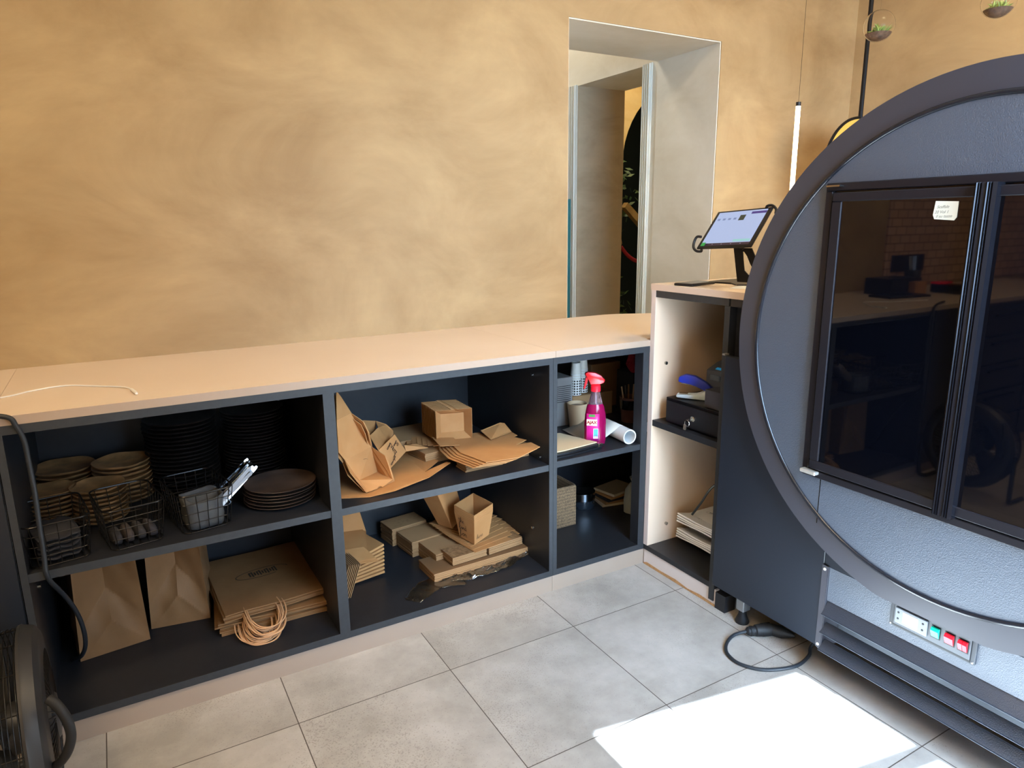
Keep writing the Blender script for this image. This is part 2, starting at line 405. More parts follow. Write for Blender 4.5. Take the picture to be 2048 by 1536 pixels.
# ------------------------------------------------------------------ low counter
T = 0.022
def cabinet(name, label, x0, x1, boards, y1=0.62):
    """open base cabinet: sides, partitions and shelves are parts"""
    root = thing(name, label, 'cabinet', ((x0 + x1) / 2, 0, 0))
    P = lambda mb, n, m: mb.build(n, m, root, world=True)
    P(MB().box(x0, 0.001, 0.063, x0 + T * 0.7, y1, 0.858), 'side_panel', DARK)
    P(MB().box(x1 - T * 0.7, 0.001, 0.063, x1, y1, 0.858), 'side_panel', DARK)
    P(MB().box(x0 + T * 0.7, 0.001, 0.063, x1 - T * 0.7, y1, 0.085), 'bottom_board', DARK)
    P(MB().box(x0 + T * 0.7, 0.001, 0.836, x1 - T * 0.7, y1, 0.858), 'top_board', DARK)
    P(MB().box(x0, y1, 0.063, x1, y1 + 0.008, 0.858), 'back_panel', DARK)
    e = MB()
    e.box(x0, -0.001, 0.063, x0 + T * 0.7, 0.001, 0.858); e.box(x1 - T * 0.7, -0.001, 0.063, x1, 0.001, 0.858)
    e.box(x0 + T * 0.7, -0.001, 0.063, x1 - T * 0.7, 0.001, 0.085); e.box(x0 + T * 0.7, -0.001, 0.836, x1 - T * 0.7, 0.001, 0.858)
    P(e, 'edge_band', DEDGE)
    for kind, a, b, c in boards:
        if kind == 'partition': P(MB().box(a, 0.0, 0.085, b, y1, 0.836), 'partition', DARK); P(MB().box(a, -0.001, 0.085, b, 0.0, 0.836), 'edge_band', DEDGE)
        else: P(MB().box(a, 0.004, c - T, b, y1, c), 'shelf', DARK); P(MB().box(a, 0.002, c - T, b, 0.004, c), 'edge_band', DEDGE)
    P(MB().box(x0, 0.004, 0, x1, 0.02, 0.063), 'plinth', PLINTH)
    return root
base = cabinet('open_base_cabinet', 'long dark open base cabinet with two bays holding plates and cardboard boxes', -1.94, -0.419,
               [('partition', -1.190, -1.158, 0), ('shelf', -1.925, -1.190, 0.486), ('shelf', -1.158, -0.434, 0.484)])
corner = cabinet('open_base_cabinet', 'dark open corner cabinet holding the pink spray bottle, beside the tall counter', -0.418, 0.62,
                 [('partition', -0.03, -0.003, 0), ('shelf', -0.403, 0.605, 0.490)])
for o in corner.children:
    if o.name.startswith('partition'):
        o.name = 'front_stile'
        for v in o.data.vertices:
            if v.co.y > 0.05: v.co.y = 0.045
for pos, par in (((-1.185, 0.10, 0.455), base), ((-0.437, 0.10, 0.785), base), ((-0.437, 0.10, 0.215), base), ((-1.925, 0.12, 0.40), base), ((-0.437, 0.05, 0.50), base)):
    s_ = 1 if pos[0] in (-1.925,) else -1
    MB().tube([pos, (pos[0] + 0.008 * s_, pos[1], pos[2])], 0.005, 10).build('shelf_pin', NICKEL, par, world=True)
# next unit to the left, outside the frame but mirrored in the cooler's glass
dr = thing('drawer_unit', 'dark closed drawer unit at the left end of the low counter', 'cabinet', (-2.65, 0, 0))
MB().box(-3.95, 0.004, 0.063, -1.942, 0.62, 0.858).build('body', DARK, dr, world=True)
MB().box(-3.95, 0.02, 0, -1.942, 0.035, 0.063).build('plinth', PLINTH, dr, world=True)
for i in range(3):
    for k in range(5):
        x1 = -2.38 - i * 0.52; z0 = 0.085 + k * 0.152
        q = MB().box(x1 - 0.50, -0.016, z0, x1, 0.0035, z0 + 0.135).build('drawer', DARK, dr, world=True)
        MB().box(x1 - 0.40, -0.03, z0 + 0.095, x1 - 0.10, -0.0162, z0 + 0.107).build('handle', BLACKMETAL, q, world=True)
MB().box(-2.375, -0.004, 0.063, -1.944, 0.0035, 0.858).build('door', FRIDGEB, dr, world=True)

def worktop(label, pts, x0):
    r = thing('worktop', label, 'worktop', (x0, 0, 0.858))
    MB().prism([(a, b, 0.8582) for a, b in pts], (0, 0, 0.0218)).build('slab', TOP, r, world=True)
    xa = min(p[0] for p in pts if abs(p[1]) < 1e-6); xb = max(p[0] for p in pts if abs(p[1]) < 1e-6)
    MB().box(xa, -0.0012, 0.8582, xb, 0, 0.8798).build('edge_band', TOPEDGE, r, world=True)
    return r
worktop('long beige worktop on the low counter left of the joint', [(-1.945, 0), (-0.409, 0), (-0.409, D), (-1.945, D)], -1.2)
worktop('shorter beige worktop in front of the doorway, right of the joint', [(-0.408, 0), (-0.001, 0), (-0.001, 0.03), (0.62, 0.03), (0.62, 0.52), (0.5, 0.578), (0.436, 0.609), (0.36, 0.645), (0.30, D), (-0.408, D)], -0.2)
worktop('beige worktop over the closed drawer unit at far left', [(-3.95, 0), (-1.946, 0), (-1.946, D), (-3.95, D)], -2.9)

# ------------------------------------------------------------------ tall counter
tl = thing('tall_counter', 'tall beige and charcoal counter with open shelves beside the round cooler', 'counter', (0.2, -0.2, 0))
P = lambda mb, n, m, **k: mb.build(n, m, tl, world=True, **k)
L0, TD = -0.345, 0.62      # shelf bay runs y=-0.022..L0, depth along x
P(MB().box(0.0, -0.0225, 0.083, TD, -0.0005, 1.06), 'side_panel', PANEL)
P(MB().box(-0.0006, -0.0225, 0.083, 0, -0.0005, 1.06), 'edge_band', mat('pinkish_white_edge_band', '#cfc0ba', 0.45))
P(MB().box(-0.001, -0.784, 1.0602, TD + 0.02, 0.003, 1.082), 'counter_top', TOP)
P(MB().box(-0.0022, -0.784, 1.0602, -0.001, 0.003, 1.082), 'edge_band', mat('light_beige_edge', '#cdb6a4', 0.45))
P(MB().box(0.0, -0.36, 1.036, 0.02, -0.0227, 1.060), 'front_rail', DEDGE)
P(MB().box(0.02, -0.36, 1.036, TD, -0.0227, 1.060), 'top_board', DARK)
P(MB().box(0.0, L0 - T, 0.02, TD, L0, 1.0355), 'side_panel', DARK)
P(MB().box(-0.001, L0 - T, 0.02, 0.0, L0, 1.0355), 'edge_band', DEDGE)
P(MB().box(0.003, L0, 0.563, TD, -0.0227, 0.585), 'shelf', DARK)
P(MB().box(0.0, L0, 0.063, TD, -0.0005, 0.0828), 'bottom_board', DARK)
P(MB().box(TD, -0.784, 0.02, TD + 0.01, -0.0005, 1.06), 'back_panel', PANEL)
P(MB().box(0.004, L0 - 0.03, 0, 0.02, -0.001, 0.063), 'plinth', mat('white_plinth', '#d9cfcb', 0.5))
P(MB().prism([(0.0035, -0.001, 0), (0.0035, L0 - 0.028, 0), (0.0035, L0 - 0.028, 0.008), (0.0035, -0.30, 0.012), (0.0035, -0.24, 0.006), (0.0035, -0.18, 0.013), (0.0035, -0.10, 0.010), (0.0035, -0.02, 0.012), (0.0035, -0.001, 0.004)], (-0.0015, 0, 0)), 'chipped_strip', CHIP)
P(MB().box(0.0, L0 - 0.075, 0, 0.05, L0 - 0.031, 0.06), 'recess_shade_block', DARK)  # dark block standing in for the shade in the recess beside the plinth
P(MB().box(0.0, -0.784, 1.036, 0.02, L0 - T - 0.001, 1.0598), 'front_rail', DARK)
P(MB().box(0.03, -0.784, 0.86, TD, L0 - T - 0.001, 1.035), 'inner_board', DARK)
for q in ((0.056,-0.023,0.793), (0.089,-0.023,0.156)):
    P(MB().tube([(q[0], -0.0228, q[2]), (q[0], -0.030, q[2])], 0.006, 12), 'shelf_pin', NICKEL)

# ------------------------------------------------------------------ round display cooler
CY, CZ, RO, RI = -1.0927, 0.974, 0.6386, 0.571
XF = -0.05
ck = thing('display_cooler', 'large round black display cooler with two dark glass doors', 'cooler', (0.2, CY, 0))
P = lambda mb, n, m, par=ck, **k: mb.build(n, m, par, world=True, **k)
P(MB().box(-0.022, -0.785, 0.095, -0.0035, -0.378, 0.884).bevel(0.0015, 1), 'side_panel', FRIDGEB)
P(MB().box(-0.022, -0.376, 0.884, -0.0035, -0.365, 0.889), 'chipped_corner', mat('bare_metal_chip', '#b9b4ac', 0.4, 0.7))
P(MB().box(-0.020, -1.398, 0.3495, 0.62, -0.7865, 1.46), 'body', FRIDGEB)
P(MB().box(-0.022, -1.806, 0.095, -0.0035, -1.4005, 0.884).bevel(0.0015, 1), 'side_panel', FRIDGEB)  # unseen mirrored panel, added to help block the sun at the near end
P(MB().box(0.05, -1.398, 0.10, 0.62, -0.802, 0.3485), 'motor_housing', BLACKMETAL)
def arc(r, x, n=96, zmin=0.349):
    out = []
    for k in range(n):
        a = 2 * PI * k / n; y, z = CY + r * math.cos(a), CZ + r * math.sin(a)
        out.append((x, y, max(z, zmin)))
    return out
P(MB().prism(arc(RO, -0.0225, 160), (XF + 0.0225, 0, 0)).bevel(0.002, 2), 'round_front', FRIDGES, smooth=True)
P(MB().prism(arc(RI - 0.002, XF + 0.0005, 128), (-0.0018, 0, 0)), 'cladding', FRIDGE)
P(MB().tube([(XF - 0.001, CY + RI * math.cos(k * 2 * PI / 128), CZ + RI * math.sin(k * 2 * PI / 128)) for k in range(128)], 0.0065, 10, closed=True), 'ring_trim', mat('gloss_black_piping', '#1e2026', 0.22, coat=0.3), smooth=True)
P(MB().box(XF - 0.0019, -0.7715, 0.478, XF - 0.0012, -0.7695, 0.609), 'panel_joint', BLACKG)
# door frame and two doors
y0, y1, z0, z1 = -0.716, -1.47, 0.609, 1.386
fr = MB(); b = 0.020
fr.box(-0.062, y1, z0, -0.048, y0, z0 + b); fr.box(-0.062, y1, z1 - b, -0.048, y0, z1)
fr.box(-0.062, y0 - b, z0 + b, -0.048, y0, z1 - b); fr.box(-0.062, y1, z0 + b, -0.048, y1 + b, z1 - b)
P(fr.bevel(0.002, 1), 'door_frame', FRAMEB)
P(MB().box(-0.053, y1 + b, z0 + b, -0.0519, y0 - b, z1 - b), 'door_recess', BLACKG)
for ya_, yb_, nm in ((-0.742, -1.1035, 'l'), (-1.1085, -1.448, 'r')):
    dl = MB().box(-0.066, yb_ + 0.02, z0 + 0.032, -0.056, ya_ - 0.02, z1 - 0.03)
    d = P(dl, 'door', GLASSB)
    s_ = MB(); s_.box(-0.07, yb_, z0 + 0.026, -0.054, ya_, z0 + 0.05); s_.box(-0.07, yb_, z1 - 0.046, -0.054, ya_, z1 - 0.024)
    s_.box(-0.07, ya_ - 0.027 if nm == 'l' else ya_ - 0.02, z0 + 0.05, -0.054, ya_, z1 - 0.046); s_.box(-0.07, yb_, z0 + 0.05, -0.054, yb_ + 0.02, z1 - 0.046)
    P(s_.bevel(0.002, 1), 'frame', FRAMEB, d)
    # fluted grip rail along the meeting edge
    g = MB(); yc = yb_ + 0.008 if nm == 'l' else ya_ - 0.008; sg = 1
    prof = [(-0.054, yc - 0.014), (-0.084, yc - 0.012), (-0.088, yc - 0.005), (-0.084, yc - 0.0025), (-0.088, yc), (-0.084, yc + 0.0025), (-0.088, yc + 0.006), (-0.080, yc + 0.013), (-0.054, yc + 0.014)]
    g.prism([(x, y, z0 + 0.022) for x, y in prof], (0, 0, z1 - z0 - 0.040))
    P(g, 'handle', mat('grip_rail_aluminium_' + nm, '#1c1c22', 0.24, 0.5), d)
SHARD = mat('scraped_hinge', '#c9c6be', 0.4, 0.6)
P(MB().box(-0.078, -0.765, 1.376, -0.060, -0.728, 1.380), 'hinge', NICKEL); P(MB().box(-0.080, -0.770, 0.620, -0.060, -0.722, 0.630).bevel(0.002, 1), 'hinge', SHARD)
# vent panel with louvres
FX = -0.0185
P(MB().box(FX, -1.398, 0.246, FX + 0.012, -0.8015, 0.3485).bevel(0.001, 1), 'fascia', FRIDGE)
br = MB(); br.prism([(-0.0235, -0.783, 0.096), (-0.0235, -0.800, 0.088), (-0.0235, -0.800, 0.350), (-0.0235, -0.783, 0.352)], (-0.0015, 0, 0)); br.box(-0.0235, -0.802, 0.09, 0.05, -0.8003, 0.35)
P(br, 'corner_bracket', FRIDGES)
for zz in (0.340, 0.104): P(MB().lathe([(0.0045, 0), (0.0035, 0.002), (0.001, 0.0026)], 14, Matrix.Translation((-0.025, -0.791, zz)) @ Matrix.Rotation(-PI / 2, 4, 'Y')), 'rivet', WHITEP)
GLOS = mat('textured_gloss_louvre', '#2e343e', 0.28, spec=0.9, bump=(420, 0.5, 0.001))
for i, (zt, zb) in enumerate(((0.245, 0.212), (0.176, 0.155), (0.122, 0.100))):
    lv = MB()
    lv.prism([(FX + 0.010, -1.398, zt - 0.001), (FX + 0.008, -1.398, zt - 0.004), (-0.041, -1.398, zb - 0.003), (-0.043, -1.398, zb), (-0.040, -1.398, zb + 0.001), (FX + 0.006, -1.398, zt + 0.001)], (0, 0.594, 0))
    P(lv, 'louvre', GLOS)
P(MB().box(0.046, -1.398, 0.10, 0.049, -0.803, 0.245), 'inner_plate', mat('grey_inner_plate', '#3b4048', 0.5, 0.4))
wr = [mat('red_wire', '#c22a35', 0.5), mat('yellow_wire', '#c9a93a', 0.5), mat('blue_wire', '#3a68b8', 0.5), mat('pink_wire', '#c86aa8', 0.5)]
rnd = random.Random(5)
for k in range(12):
    yy = -0.95 - 0.035 * k + rnd.uniform(-0.01, 0.01); zz = 0.20 if k % 2 else 0.145
    P(MB().tube(smooth_pts([(0.010, yy, zz - 0.02), (-0.006, yy - 0.02, zz - 0.010), (0.0, yy - 0.05, zz - 0.016), (-0.004, yy - 0.09, zz - 0.008)]), 0.0016, 6), 'wire', wr[k % 4])
# control panel
cp = P(MB().box(FX - 0.0005, -1.195, 0.274, FX - 0.006, -0.986, 0.346).bevel(0.0015, 1), 'control_panel', mat('grey_black_plastic', '#3a3d43', 0.4))
GREYP = mat('mid_grey_plastic', '#565a60', 0.4)
P(MB().box(FX - 0.006, -1.185, 0.279, FX - 0.008, -0.996, 0.341), 'recess', BLACKP, cp)
P(MB().box(FX - 0.0065, -1.184, 0.284, FX - 0.010, -0.998, 0.340).bevel(0.001, 1), 'switch_plate', GREYP, cp)
th = P(MB().box(FX - 0.010, -1.085, 0.292, FX - 0.015, -1.003, 0.334).bevel(0.002, 2), 'thermostat', mat('grey_thermostat', '#7d8289', 0.4), cp)
P(MB().box(FX - 0.015, -1.062, 0.299, FX - 0.0156, -1.024, 0.328), 'display', mat('pale_display', '#d9d2bf', 0.25), cp)
for yy in (-1.012, -1.074):
    for zz in (0.305, 0.322): P(MB().lathe([(0.0028, 0), (0.0022, 0.001)], 12, Matrix.Translation((FX - 0.0151, yy, zz)) @ Matrix.Rotation(-PI / 2, 4, 'Y')), 'button', BLACKP, cp)
GRN = mat('green_switch', '#14b39a', 0.25, emit=('#0c9c86', 0.25)); REDS = mat('red_switch', '#e32234', 0.25, emit=('#e01828', 0.3))
for ya_, yb_, mm in ((-1.095, -1.113, GRN), (-1.127, -1.147, REDS), (-1.158, -1.1675, REDS), (-1.1685, -1.178, REDS)):
    P(MB().box(FX - 0.010, yb_ - 0.002, 0.298, FX - 0.0112, ya_ + 0.002, 0.330), 'switch_bezel', BLACKP, cp)
    P(MB().prism([(FX - 0.0112, ya_, 0.301), (FX - 0.0125, ya_, 0.301), (FX - 0.020, ya_, 0.320), (FX - 0.0165, ya_, 0.327), (FX - 0.0112, ya_, 0.327)], (0, yb_ - ya_, 0)), 'switch', mm, cp)
for yy in (-0.991, -1.190):
    for zz in (0.279, 0.341): P(MB().lathe([(0.003, 0), (0.002, 0.0015)], 12, Matrix.Translation((FX - 0.006, yy, zz)) @ Matrix.Rotation(-PI / 2, 4, 'Y')), 'screw', NICKEL, cp)
P(MB().box(-0.004, -0.502, 0.045, 0.030, -0.470, 0.0945).bevel(0.002, 1), 'foot', mat('brushed_foot_block', '#9a9c9f', 0.35, 0.7))
P(MB().lathe([(0.022, 0.0), (0.023, 0.006), (0.013, 0.030), (0.012, 0.045)], 20, cx=0.012, cy=-0.486), 'foot', RUBBER, smooth=True)
P(MB().lathe([(0.022, 0.0), (0.023, 0.006), (0.013, 0.030), (0.012, 0.10)], 20, cx=0.10, cy=-1.30), 'foot', RUBBER, smooth=True)
# unseen block added outside the frame to stop sun leaking under the cooler
t = thing('sun_block', 'unseen dark block added beyond the cooler to stop the sun', 'cabinet', (0.3, -2.292, 0)); MB().box(-0.347, -0.48, 0.0, 0.30, 0.48, 0.9).build('body', DARK, t)
# handwritten note taped to the left door
nt = thing('paper_note', 'small white handwritten note taped on the left glass door', 'note', (-0.0665, -1.01, 1.31))
P(MB().prism([(-0.067,-0.999,1.334), (-0.067,-1.048,1.332), (-0.067,-1.048,1.320), (-0.067,-1.048,1.299), (-0.067,-1.043,1.292), (-0.067,-1.000,1.295), (-0.067,-0.996,1.304)], (-0.0006, 0, 0)), 'paper', mat('off_white_note_paper', '#d2d0c2', 0.8, emit=None), nt)
PENC = mat('grey_pencil', '#77776f', 0.8)
for body, zz, dy in (('Scaffale', 1.321, 0), ('20 Vol 1', 1.310, 0.002), ('il su tazze', 1.301, -0.004)):
    text(body, nt, PENC, 0.0088, wmat(nt).inverted() @ frame((-0.0677, -1.016 + dy, zz), (0, -1, 0.02), (0, 0, 1)), 'handwriting', 0.0001, shear=0.3)
# power cord and connector
CABLE = mat('grey_black_cable', '#22262c', 0.5)
pc = thing('power_connector', 'black rubber power connector with cord looping on the floor by the cooler', 'cable', (0, -0.6, 0))
c0, c1, c2 = Vector((-0.046,-0.553,0.020)), Vector((0.028,-0.585,0.022)), Vector((0.064,-0.652,0.022))
def between(prof, A, B, n=20):
    ax = (B - A); return MB().lathe([(r, t * ax.length) for r, t in prof], n, Matrix.Translation(A) @ ax.to_track_quat('Z', 'Y').to_matrix().to_4x4())
P(between([(0.007, 0), (0.013, 0.08), (0.013, 0.16), (0.016, 0.18), (0.016, 0.26), (0.0145, 0.28), (0.0145, 0.36), (0.018, 0.40), (0.0195, 0.62), (0.021, 0.66), (0.021, 1.0)], c0, c1), 'socket', RUBBER, pc, smooth=True)
P(between([(0.0185, 0.01), (0.0185, 0.5), (0.012, 0.75), (0.006, 1.0)], c1, c2), 'plug', RUBBER, pc, smooth=True)
P(MB().tube(smooth_pts([c0, (-0.086,-0.541,0.014), (-0.133,-0.555,0.006), (-0.169,-0.593,0.006), (-0.175,-0.648,0.006), (-0.134,-0.705,0.006), (-0.045,-0.739,0.006), (0.025,-0.732,0.012), (0.057,-0.718,0.030), (0.11, -0.74, 0.09)]), 0.0052, 8), 'cord', CABLE, pc, smooth=True)

# ------------------------------------------------------------------ things on the tall counter
ts = thing('tablet_stand', 'black metal tablet stand on the tall counter holding the tablet', 'stand', (0.14, -0.27, 1.082))
P(MB().prism([(0.176,-0.085,1.083), (0.261,-0.069,1.083), (0.414,-0.072,1.083), (0.190,-0.272,1.083), (0.156,-0.246,1.083), (0.198,-0.181,1.083)], (0, 0, 0.004)), 'base_plate', BLACKMETAL, ts)
P(MB().prism([(0.150,-0.227,1.208), (0.150,-0.263,1.208), (0.150,-0.266,1.196), (0.150,-0.270,1.170), (0.150,-0.277,1.136), (0.150,-0.293,1.124), (0.150,-0.304,1.119), (0.150,-0.306,1.098), (0.150,-0.251,1.097)], (0.004, 0, 0)), 'arm', BLACKMETAL, ts)
P(MB().prism([(0.150,-0.263,1.208), (0.150,-0.302,1.209), (0.150,-0.319,1.183), (0.150,-0.310,1.147), (0.150,-0.301,1.158), (0.150,-0.286,1.183), (0.150,-0.272,1.197), (0.150,-0.266,1.196)], (0.004, 0, 0)), 'arm', BLACKMETAL, ts)
BL, BR, TR, TL = [Vector(v) for v in ((0.070,-0.138,1.204), (0.070,-0.371,1.216), (0.190,-0.349,1.337), (0.190,-0.113,1.325))]
TR = BR + (TL - BL)
tn = (BR - BL).cross(TL - BL).normalized(); tn = tn if tn.x < 0 else -tn
P(MB().tube([(BL + BR) / 2 * 0.55 + (TL + TR) / 2 * 0.45 - tn * 0.010, (0.152, -0.275, 1.21)], 0.012), 'arm', BLACKMETAL, ts)
for pts in ([(0.080,-0.148,1.244), (0.075,-0.132,1.244), (0.068,-0.127,1.227), (0.062,-0.132,1.209), (0.064,-0.144,1.198), (0.068,-0.161,1.197), (0.066,-0.165,1.203)], [(0.185,-0.320,1.333), (0.185,-0.325,1.341), (0.190,-0.340,1.342), (0.190,-0.355,1.331), (0.185,-0.359,1.317)]):
    P(MB().tube(smooth_pts(pts), 0.0045, 8), 'clip', BLACKP, ts, smooth=True)
tb = thing('tablet', 'tablet showing an ordering screen, held tilted on the black stand', 'tablet', ((BL + BR) / 2)[:])
def tq(u0, v0, u1, v1, off): return [BL + (BR - BL) * u + (TL - BL) * v + tn * off for u, v in ((u0, v0), (u1, v0), (u1, v1), (u0, v1))]
P(MB().prism(tq(0, 0, 1, 1, -0.004), tn * 0.007).bevel(0.003, 2), 'body', BLACKP, tb, smooth=True)
def scr(u0, v0, u1, v1, m, n, off=0.0034): return P(MB().prism(tq(u0, v0, u1, v1, off), tn * 0.0002), n, m, tb)
def glow(name, c, s): return mat(name, '#000000', 0.2, emit=(c, s))
scr(0.06, 0.12, 0.94, 0.95, glow('screen_pale_blue', '#a9b8dc', 0.8), 'screen')
scr(0.06, 0.055, 0.94, 0.12, glow('screen_dark_bar', '#3c2c3c', 0.6), 'menu_bar'); scr(0.06, 0.055, 0.135, 0.145, glow('screen_green', '#3f9a4c', 0.8), 'menu_button', 0.0037)
scr(0.68, 0.85, 0.94, 0.91, glow('screen_purple', '#4a3c86', 0.7), 'title_bar', 0.0037); scr(0.50, 0.70, 0.60, 0.84, glow('screen_photo', '#3f4a3e', 0.5), 'picture', 0.0037)
scr(0.62, 0.14, 0.92, 0.20, glow('screen_mint', '#93c6c6', 0.8), 'total_bar', 0.0037)
for k in range(4): scr(0.10 + 0.10 * k, 0.73, 0.15 + 0.10 * k, 0.78, glow('screen_icon_%d' % k, '#8090b8', 0.7), 'icon', 0.0037)
for k in range(4): scr(0.27 + 0.17 * k, 0.08, 0.285 + 0.17 * k, 0.095, glow('screen_dot_%d' % k, '#b0a4b0', 0.6), 'icon', 0.0037)
ph = thing('mobile_phone', 'black phone lying flat on the tall counter', 'phone', (0.082, -0.125, 1.0825), math.radians(12))
MB().box(-0.071, -0.036, 0, 0.071, 0.036, 0.0085).bevel(0.003, 2).build('body', BLACKP, ph, smooth=True)
MB().box(-0.068, -0.033, 0.0086, 0.068, 0.033, 0.0092).build('screen', BLACKG, ph)
tag(MB().card([(0.064,-0.299,1.083), (0.166,-0.239,1.083), (0.199,-0.264,1.083), (0.102,-0.349,1.083)], 0.0006).build('paper_slip', WHITE, loc=(0, 0, 0)), 'white paper slip lying in front of the tablet stand', 'paper')
rc = thing('printed_card', 'small white printed card standing behind the tablet stand', 'card', (0.24, -0.36, 1.082))
P(MB().card([(0.24, -0.30, 1.0825), (0.24, -0.42, 1.0825), (0.26, -0.42, 1.19), (0.26, -0.30, 1.19)], 0.001), 'sheet', WHITE, rc)
for k in range(3): P(MB().card([(0.2385 + 0.003 * k, -0.32, 1.124 + 0.012 * k), (0.2385 + 0.003 * k, -0.40, 1.124 + 0.012 * k), (0.2388 + 0.003 * k, -0.40, 1.127 + 0.012 * k), (0.2388 + 0.003 * k, -0.32, 1.127 + 0.012 * k)], 0.0005), 'print', INK, rc)

# ------------------------------------------------------------------ hanging things
TUBE = mat('glowing_tube', '#ffffff', 0.5, emit=('#ffe0b0', 9.0))
px_ = (1.197,0.400,1.821); 
lt = thing('pendant_tube_light', 'thin glowing tube light hanging vertically beside the cooler', 'lamp', (px_[0], 0.4, 1.0))
P(MB().tube([(px_[0], 0.4, 1.05), (px_[0], 0.4, px_[2] - 0.012)], 0.0105, 16), 'tube', TUBE, lt); P(MB().tube([(px_[0], 0.4, px_[2] - 0.012), (px_[0], 0.4, px_[2] + 0.006)], 0.0115, 16), 'end_cap', BLACKP, lt)
P(MB().tube([(px_[0], 0.4, 1.03), (px_[0], 0.4, 1.05)], 0.0115, 16), 'end_cap', BLACKP, lt); P(MB().tube([(px_[0], 0.4, px_[2]), (px_[0], 0.4, 3.2)], 0.0008, 6), 'wire', WIRE, lt)
hm = thing('round_hanging_panel', 'round ochre panel with black rim on a black pole behind the cooler', 'panel', (1.52, 0.3, 3.2))
P(MB().tube([(1.517, 0.30, 1.765), (1.517, 0.30, 3.2)], 0.010, 12), 'pole', BLACKMETAL, hm)
P(MB().tube([(1.52 + 0.24 * math.cos(k * PI / 32), 0.30, 1.525 + 0.24 * math.sin(k * PI / 32)) for k in range(64)], 0.007, 8, closed=True), 'rim', BLACKMETAL, hm, smooth=True)
P(MB().prism([(1.52 + 0.237 * math.cos(k * PI / 32), 0.297, 1.525 + 0.237 * math.sin(k * PI / 32)) for k in range(64)], (0, 0.006, 0)), 'panel', mat('warm_yellow_panel', '#c9a04a', 0.4), hm)
TGL = mat('thin_clear_glass', '#ffffff', 0.02, trans=1.0, ior=1.12)
SOIL = mat('brown_pebbles', '#8a6a52', 0.9, vary=('#5f4636', 90, 3)); SUCC = mat('succulent_green', '#6d8a3c', 0.5, vary=('#a8b25a', 40, 2))
def terrarium(c, r, label, seed):
    c = Vector(c); t = thing('hanging_terrarium', label, 'terrarium', c[:], group='glass terrariums hanging from the ceiling')
    Q = lambda mb, n, m, **k: mb.build(n, m, t, **k)
    Q(MB().lathe([(r * math.sin(a * PI / 24) + 1e-4, -r * math.cos(a * PI / 24)) for a in range(0, 25)], 32), 'glass_ball', TGL, smooth=True, solid=0.0012)
    Q(MB().lathe([(r * 0.96 * math.sin(a * PI / 24) + 1e-4, -r * 0.96 * math.cos(a * PI / 24)) for a in range(1, 9)], 24), 'soil', SOIL, smooth=True)
    m = MB(); rn = random.Random(seed)
    for i in range(70):
        a = rn.uniform(0, 2 * PI); e = rn.uniform(0.2, 1.35); L = r * rn.uniform(0.45, 0.8); b0 = Vector((rn.uniform(-.3, .3) * r, rn.uniform(-.3, .3) * r, -r * 0.5))
        d = Vector((math.cos(a) * math.cos(e), math.sin(a) * math.cos(e), math.sin(e)))
        m.tube([b0, b0 + d * L * 0.5, b0 + d * L + Vector((0, 0, -L * 0.1))], [r * 0.06, r * 0.055, r * 0.008], 5)
    Q(m, 'succulent', SUCC); Q(MB().tube([(0, 0, r), (0, 0, 3.2 - c.z)], 0.0006, 6), 'cord', TGL)
terrarium((1.294,0.100,2.094), 0.062, 'clear glass ball terrarium with green succulent, in front of the black pole', 1)
terrarium((1.236,-0.400,2.056), 0.056, 'clear glass ball terrarium with green succulent, at the top right above the cooler', 2)
# ceiling fittings (outside the frame)
for _x, _y, _w in ((-2.5, -1.7, 'above the left end of the counter'), (-1.0, -1.9, 'above the middle of the room'), (0.9, -1.1, 'above the display cooler'), (-3.4, -2.4, 'in the far left corner')):
    t = thing('ceiling_light', 'square warm ceiling light panel ' + _w, 'lamp', (_x, _y, 3.2))
    MB().box(-0.27, -0.27, -0.04, 0.27, 0.27, 0).build('housing', WHITEP, t); MB().box(-0.25, -0.25, -0.045, 0.25, 0.25, -0.0402).build('diffuser', mat('warm_diffuser', '#ffffff', 0.5, emit=('#ffd9a0', 3.0)), t)
# things at the left end of the counter, seen mirrored in the glass
struct(MB().box(-4.9, D - 0.012, 0.9, -2.52, D - 0.0005, 3.0), 'trim_7', weave_tile_material())
t = thing('socket_panel', 'black socket panel on the tiled wall', 'socket', (-2.74, D - 0.02, 1.03)); MB().box(-0.16, -0.008, -0.05, 0.16, 0.0075, 0.05).build('plate', BLACKP, t)
t = thing('payment_terminal', 'black payment terminal with a red band on the counter', 'terminal', (-2.62, 0.3, 0.88)); MB().box(-0.06, -0.09, 0, 0.06, 0.09, 0.05).bevel(0.01).build('body', BLACKP, t); MB().box(-0.06, 0.03, 0.0505, 0.06, 0.085, 0.062).build('band', REDS, t)
t = thing('organiser_box', 'dark organiser box with brown cartons on the counter', 'box', (-2.35, 0.48, 0.88)); MB().box(-0.14, -0.08, 0, 0.14, 0.08, 0.09).build('body', DARK, t); MB().box(-0.13, -0.12, 0, -0.02, -0.081, 0.07).build('carton', KRAFT, t)
t = thing('cutlery_jar', 'grey jar of utensils on the counter', 'jar', (-2.60, 0.52, 0.88)); MB().lathe([(0.04, 0), (0.045, 0.12), (0.043, 0.12), (0.038, 0.005)], 20).build('jar', CLOTHG, t)
for k in range(4): MB().tube([(0.01 * k - 0.02, 0, 0.01), (0.02 * k - 0.03, 0.01, 0.20)], 0.004, 6).build('utensil', STEEL, t)
t = thing('keyboard_tray', 'flat black tray lying on the counter', 'tray', (-2.22, 0.34, 0.88), math.radians(8)); MB().box(-0.13, -0.07, 0.0005, 0.17, 0.07, 0.012).build('body', BLACKP, t)

